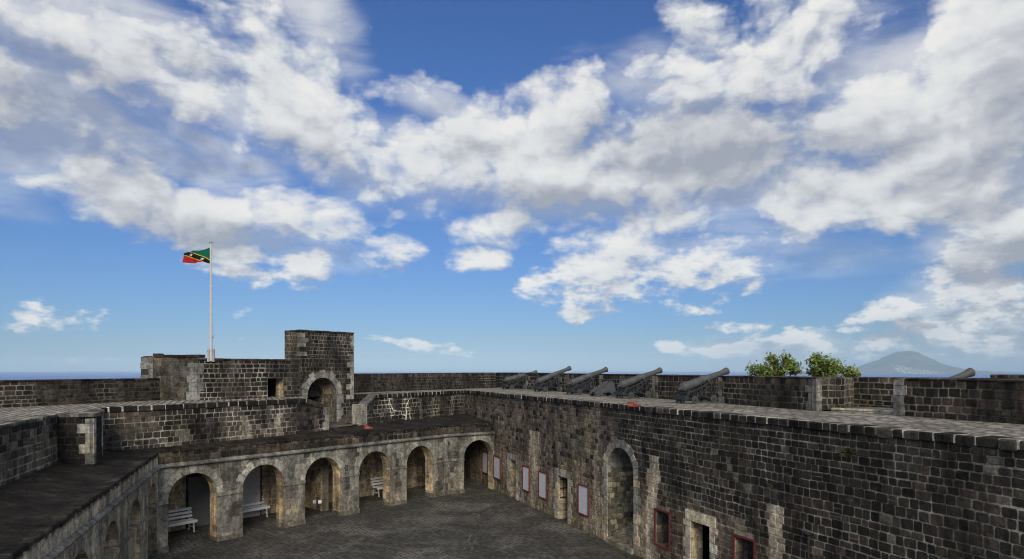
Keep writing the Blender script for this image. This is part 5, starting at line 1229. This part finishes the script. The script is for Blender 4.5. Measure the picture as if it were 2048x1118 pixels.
# ================================================================= BENCHES
WH = (.84, .82, .77)
def make_bench(label):
    t = thing("park_bench", label, "bench", group="white slatted benches in the gallery"); L = 1.75
    mb = MB()
    for k in range(4): mb.box((0, .04+k*.112, .42+.010*abs(k-1.5)), (L, 0, 0), (0, .10, 0), (0, 0, .028), WH)
    mb.box((0, .015, .365), (L, 0, 0), (0, .022, 0), (0, 0, .085), WH)
    o = mb.build("seat", M_PAINT); o.parent = t
    mb = MB()
    for k in range(3): 
        z = .52+k*.135; y = .475+k*.036; mb.box((0, y, z), (L, 0, 0), (0, .02, .004), (0, .018, .088), WH)
    o = mb.build("backrest", M_PAINT); o.parent = t
    for x in (.12, L-.12):
        mb = MB(); c = (.62, .61, .58)
        pth = [(.0, .02), (.07, .02), (.05, .10), (.08, .22), (.06, .34), (.05, .42)]
        for a, b in zip(pth, pth[1:]): mb.bar((x, a[0], a[1]), (x, b[0], b[1]), .045, .045, c)
        mb.bar((x, .05, .405), (x, .48, .395), .045, .04, c)
        pth = [(.60, .02), (.52, .02), (.50, .14), (.46, .28), (.47, .42), (.56, .90)]
        for a, b in zip(pth, pth[1:]): mb.bar((x, a[0], a[1]), (x, b[0], b[1]), .045, .045, c)
        mb.bar((x, .07, .20), (x, .49, .16), .03, .03, c)
        o = mb.build("leg", M_IRON if False else M_PAINT); o.parent = t
    return t
keep = set()
bn = make_bench("white slatted bench beside the dark grey door, seen through the leftmost full arch"); keep = {x.name for x in bpy.data.objects}
aa = math.atan2(AR.d.y, AR.d.x)
def put_bench(o, px, py, L=1.75):
    p = P(px, py, 0); q = p-AR.d*(L-.12); o.location = (q.x, q.y, 0); o.rotation_euler = (0, 0, aa)
put_bench(bn, 389, 1064)
b2 = copy_tree(bn); b2['label'] = "white slatted bench in front of the white door with a dark red frame"; put_bench(b2, 535, 1034)
b3 = copy_tree(bn); b3['label'] = "white slatted bench mostly hidden by a pier, only its left end showing"
BF3 = Frame(AR.pt(0, 0, -2.15)[:2], AR.pt(AR.L, 0, -2.15)[:2]); p = BF3.A+BF3.d*BF3.at(755); q = p; b3.location = (q.x, q.y, 0); b3.rotation_euler = (0, 0, aa)

# ---- twin flood lamp in the third arch
p = P(635.5, 1027, 0); fl = thing("flood_lamp", "pair of small white flood lamps on a short post under the third arch", "lamp", (p.x, p.y, 0))
mb = MB(); mb.tube((p.x, p.y, 0), (p.x, p.y, .5), .018, .015, (.03, .03, .03), 10); mb.lathe((p.x, p.y, 0), (0, 0, 1), [(0, .09), (.02, .09), (.03, .03), (.05, .02)], (.03, .03, .03), 16); P_(mb.build("post", M_IRON), fl)
mb = MB(); mb.bar((p.x-.09, p.y-.02, .50), (p.x+.09, p.y+.02, .50), .03, .03, (.03, .03, .03)); mb.box((p.x-.035, p.y-.06, .44), (.07, 0, 0), (0, .06, 0), (0, 0, .13), (.03, .03, .03)); P_(mb.build("bracket", M_IRON), fl)
for s in (-1, 1):
    mb = MB(); c_ = Vector((p.x+s*.105, p.y-.05, .535)); fd = Vector((s*.35, -1, .12)).normalized(); sx = fd.cross(Vector((0, 0, 1))).normalized(); uz = sx.cross(fd)
    vs = []
    for (d_, w_, h_) in ((0, .05, .05), (.05, .072, .072), (.065, .072, .072)):
        for a, b in ((-1, -1), (1, -1), (1, 1), (-1, 1)): vs.append(c_+fd*d_+sx*w_*a+uz*h_*b)
    mb.add(vs, [(3, 2, 1, 0), (0, 1, 5, 4), (1, 2, 6, 5), (2, 3, 7, 6), (3, 0, 4, 7), (4, 5, 9, 8), (5, 6, 10, 9), (6, 7, 11, 10), (7, 4, 8, 11), (8, 9, 10, 11)], (.70, .71, .74)); P_(mb.build("lamp_head", M_PAINT), fl)

# ---- small red boxes
def redbox(px, py, z, yaw, L, label):
    p = P(px, py, z); t = thing("red_box", label, "box", (p.x, p.y, z), "small red wedge-shaped boxes"); t.rotation_euler = (0, 0, yaw)
    c = (.24, .06, .042); mb = MB(); w = .20
    prof = [(0, 0), (L*.95, 0), (L, .035), (L*.96, .07), (L*.45, .13), (L*.12, .165), (0, .15)]
    n = len(prof); vs = [(x, -w/2, z_) for x, z_ in prof]+[(x, w/2, z_) for x, z_ in prof]
    mb.add(vs, [tuple(range(n)), tuple(range(n, 2*n))[::-1]]+[(i, n+i, n+(i+1) % n, (i+1) % n) for i in range(n)], c); o = mb.build("body", M_PAINT); o.parent = t
    mb = MB(); mb.box((L*.08, -w/2-.012, .03), (L*.45, 0, 0), (0, .012, 0), (0, 0, .075), (.42, .13, .09)); mb.bar((L*.15, 0, .17), (L*.40, 0, .15), .12, .02, (.40, .11, .08)); o = mb.build("lid", M_PAINT); o.parent = t
redbox(1258, 813, T, -.75, .40, "small red wedge-shaped box on the edge of the gun terrace below the cannons")
redbox(728, 858, 3.72, +.55, .38, "small red box on the gallery roof at the foot of the grey pillar")

# ================================================================= FLAG
fu = GU.at(420.5); fp0 = Vector(GU.pt(fu, 6.72, .06)); X0, Y0 = fp0.x, fp0.y; ZT = EYE+252*Y0/F
pl = thing("flagpole", "slender white flagpole clamped to the top of the guardhouse wall", "flagpole", (X0, Y0, 6.72))
mb = MB(); n = 8
for k in range(n):
    z0_, z1_ = lerp(6.72, ZT, k/n), lerp(6.72, ZT, (k+1)/n); mb.tube((X0, Y0, z0_), (X0, Y0, z1_), lerp(.062, .036, k/n), lerp(.062, .036, (k+1)/n), (.60, .58, .54), 12, cap=k in (0, n-1))
P_(mb.build("pole", M_PAINT), pl)
for s in (-1, 1):
    mb = MB(); c_ = Vector(GU.pt(fu+s*.10, 6.70, .06)); mb.box(c_+Vector((-.035, -.06, 0)), (.07, 0, 0), (0, .12, 0), (0, 0, .52), (.48, .46, .42)); mb.tube(c_+Vector((0, -.07, .42)), c_+Vector((0, .07, .42)), .018, .018, (.10, .07, .05), 8); P_(mb.build("clamp_post", M_PAINT), pl)
mb = MB(); mb.lathe((X0, Y0, ZT), (0, 0, 1), [(0, .036), (.01, .06), (.035, .06), (.05, .02)], (.3, .29, .27), 14); mb.bar((X0-.07, Y0, ZT-.03), (X0+.05, Y0, ZT-.02), .03, .03, (.2, .19, .17)); P_(mb.build("finial", M_PAINT), pl)
mb = MB(); mb.bar((X0+.06, Y0, 7.62), (X0+.15, Y0, 7.82), .012, .012, (.25, .24, .22)); mb.bar((X0+.05, Y0, 7.72), (X0+.12, Y0, 7.66), .014, .014, (.25, .24, .22)); mb.tube((X0+.062, Y0-.02, 7.0), (X0+.045, Y0-.02, ZT-.05), .006, .006, (.4, .39, .36), 6); P_(mb.build("halyard_cleat", M_PAINT), pl)
GREEN, YEL, BLK, REDC, WHT = (.008, .12, .06), (.62, .42, .045), (.012, .014, .014), (.38, .025, .028), (.62, .62, .62)
def star(x, y, cx, cy, R_):
    dx, dy = x-cx, y-cy; rr_ = math.hypot(dx, dy)
    if rr_ > R_: return False
    a = (math.atan2(dx, dy)+.35) % (2*math.pi/5); a = abs(a-math.pi/5); ri = R_*.40
    # edge between outer point (angle pi/5 from valley) and valley
    A_ = (R_*math.sin(math.pi/5), R_*math.cos(math.pi/5)); B_ = (0, ri); px_, py_ = rr_*math.sin(a), rr_*math.cos(a)
    return (A_[0]-B_[0])*(py_-B_[1])-(A_[1]-B_[1])*(px_-B_[0]) <= 0 if True else False
mb = MB(); NU, NV = 150, 90; FL = 1.12; FH = .66; ztop = EYE+244*Y0/F-.02
for i in range(NU+1):
    s = i/NU
    for j in range(NV+1):
        t = j/NV
        top = -.30*s**1.25-.045*math.sin(s*5.5); bot = -FH+.03*math.sin(s*7)+.05*s*(1-s)*2+(0.02*s)
        if s > .86: bot -= (s-.86)*.15
        z = ztop+lerp(top, bot, t); x = X0-.05-FL*s*.92; y = Y0+.09*math.sin(s*9+t*1.5)*s+.05*math.sin(s*19+t*3)*s-.12*s
        # design coordinates: a 3:2 flag, hoist at s = 0
        X_, Y_ = s*1.5, 1-t; d = (Y_-X_/1.5)/math.hypot(1, 1/1.5)   # above the rising diagonal: green
        al = (X_*1.5+Y_)/math.hypot(1, 1.5)
        col = GREEN if d > .205 else YEL if d > .15 else BLK if d > -.15 else YEL if d > -.205 else REDC
        for cx_ in (.42, 1.08):
            if star(X_, Y_, cx_, cx_/1.5, .135): col = WHT
        mb.add([(x, y, z)], [], col)
for i in range(NU):
    for j in range(NV): a = i*(NV+1)+j; mb.f.append((a, a+1, a+NV+2, a+NV+1))
fg = mb.build("flag", M_CLOTH, smooth=True); tag(fg, "green, black and red flag with yellow stripes and two white stars flying from the pole", "flag")

# ================================================================= TREES beyond the parapet
m_bark = stone_mat("bark", lichen=.2, bump=.5)
def tree(x0, y0, blobs, label, seed, nleaf):
    r = random.Random(seed); t = thing("tree", label, "tree", (x0, y0, -.3), "leafy trees just beyond the gun parapet"); mt, ml = MB(), MB()
    base = Vector((x0, y0, -.4)); fork = base+Vector((r.uniform(-.2, .2), 0, 4.2)); mt.tube(base, fork, .20, .13, (.10, .085, .065), 12)
    for (bx, by, bz, br, bw) in blobs:
        c = Vector((bx, by, bz)); mid = fork.lerp(c, .55)+Vector((r.uniform(-.2, .2), r.uniform(-.2, .2), -.15)); mt.tube(fork, mid, .10, .06, (.10, .085, .065), 9); mt.tube(mid, c, .06, .025, (.10, .085, .065), 8)
        for k in range(int(9*bw)):
            d = Vector((r.gauss(0, 1), r.gauss(0, 1), r.gauss(.3, .9))).normalized(); tip = c+d*br*r.uniform(.65, 1.12); mt.tube(c, tip, .022, .008, (.11, .095, .07), 5)
            for q in range(int(nleaf*bw)):
                pos = c.lerp(tip, r.uniform(.35, 1.05))+Vector((r.gauss(0, .10), r.gauss(0, .10), r.gauss(0, .09)))
                ld_ = Vector((r.gauss(0, 1), r.gauss(0, 1), r.gauss(.25, .6))); nn2 = Vector((r.gauss(0, .5), r.gauss(-.3, .5), 1)).normalized()
                u_ = r.random(); col = mixc((.11, .165, .03), (.36, .43, .11), u_) if r.random() < .88 else (.24, .18, .07)
                leaf(ml, pos, ld_, nn2, r.uniform(.12, .21), r.uniform(.06, .10), col)
    P_(mt.build("trunk", m_bark), t); P_(ml.build("crown", m_leaf), t)
def TP(px, py, Y): return ((px-HX)*Y/F, Y, EYE-(py-HY)*Y/F)
def tb(Y, lst): return [(*TP(px, py, Y+dy), r_, w_) for px, py, r_, w_, dy in lst]
Yt = 27.0
tree(*TP(1552, 738, Yt)[:2], tb(Yt, [(1508, 742, .28, .7, .2), (1532, 742, .32, .9, 0), (1546, 724, .28, .9, .1), (1572, 730, .36, 1.2, -.2), (1584, 742, .32, 1.1, .3), (1562, 750, .4, 1.2, 0), (1524, 756, .4, 1.0, 0)]), "leafy green tree top behind the parapet, left one of the pair, with two lobes", 3, 36)
tree(*TP(1660, 738, Yt)[:2], tb(Yt, [(1636, 722, .30, 1.2, 0), (1632, 741, .28, 1.0, .2), (1652, 738, .40, 1.4, -.2), (1672, 740, .36, 1.2, .1), (1694, 750, .34, 1.0, 0), (1708, 754, .24, .7, .2), (1646, 754, .34, 1.2, 0)]), "leafy green tree top behind the parapet, right one of the pair, with the highest peak", 5, 36)

rq = random.Random(91)
for k in range(7):
    u_ = LW.at([1010, 1062, 1100, 1150, 1185, 1235, 1290][k]); c0 = Vector(LW.pt(u_, 0, rq.uniform(.05, .12))); mb = MB()
    for q in range(46):
        d = Vector((rq.gauss(0, .6), rq.gauss(0, .6), rq.uniform(.2, 1))); leaf(mb, c0+LW.d.to_3d()*rq.gauss(0, .13), d, Vector((0, -1, .2)), rq.uniform(.05, .11), .018, mixc((.05, .075, .02), (.13, .13, .05), rq.random()))
    o = mb.build("grass_tuft", m_leaf); tag(o, ["low weeds at the wall foot below the far narrow doorway", "low weeds at the wall foot under the second open display board", "low weeds at the wall foot under the third open display board", "low weeds at the wall foot just right of the gated doorway", "low weeds at the wall foot under the display board nearest the arched stair niche", "low weeds at the foot of the arched stair niche", "low weeds at the wall foot left of the first red window"][k], "weeds", "weeds along the foot of the long wall")
# ---- drainage channel in the yard: two lines of worn kerb stones
mb = MB(); ctl = [(987, 984), (974, 1006), (962, 1035), (950, 1065), (934, 1100), (922, 1130), (905, 1180), (880, 1260)]; pts = [P(a, b, 0) for a, b in ctl]; rq = random.Random(77)
for a, b in zip(pts, pts[1:]):
    d = (b-a).normalized(); n_ = Vector((-d.y, d.x)); l = (b-a).length; k = 0
    while k < l:
        s = rq.uniform(.2, .4)
        for side in (-.13, .13):
            if rq.random() < .25: continue
            p = a+d*k+n_*(side+rq.uniform(-.02, .02)); mb.box((p.x, p.y, .001), (*(d*(s-.03)), 0), (*(n_*.05), 0), (0, 0, .014+rq.uniform(0, .008)), jit(rq.choice([(.10, .09, .07), (.15, .135, .11), (.07, .065, .055)]), rq))
        k += s
dc = mb.build("path_channel", M_DRESS); tag(dc, None, None, kind='structure')

# ================================================================= HAZE
HAZE = True
if HAZE:
    mb = MB(); S = 46000; mb.box((-S, -S, SEA-1.5), (2*S, 0, 0), (0, 2*S, 0), (0, 0, 700-SEA), (1, 1, 1))
    m = bpy.data.materials.new("haze_air"); m.use_nodes = True; nt = m.node_tree; nt.nodes.clear(); o = nt.nodes.new('ShaderNodeOutputMaterial'); v = nt.nodes.new('ShaderNodeVolumePrincipled')
    v.inputs['Color'].default_value = (.62, .83, 1.0, 1); v.inputs['Density'].default_value = 3.4e-5; v.inputs['Anisotropy'].default_value = -.40
    nt.links.new(v.outputs[0], o.inputs['Volume'])
    hz = mb.build("haze", m); tag(hz, None, None, kind='stuff')
print("verts", sum(len(o.data.vertices) for o in scene.objects if o.type == 'MESH'))
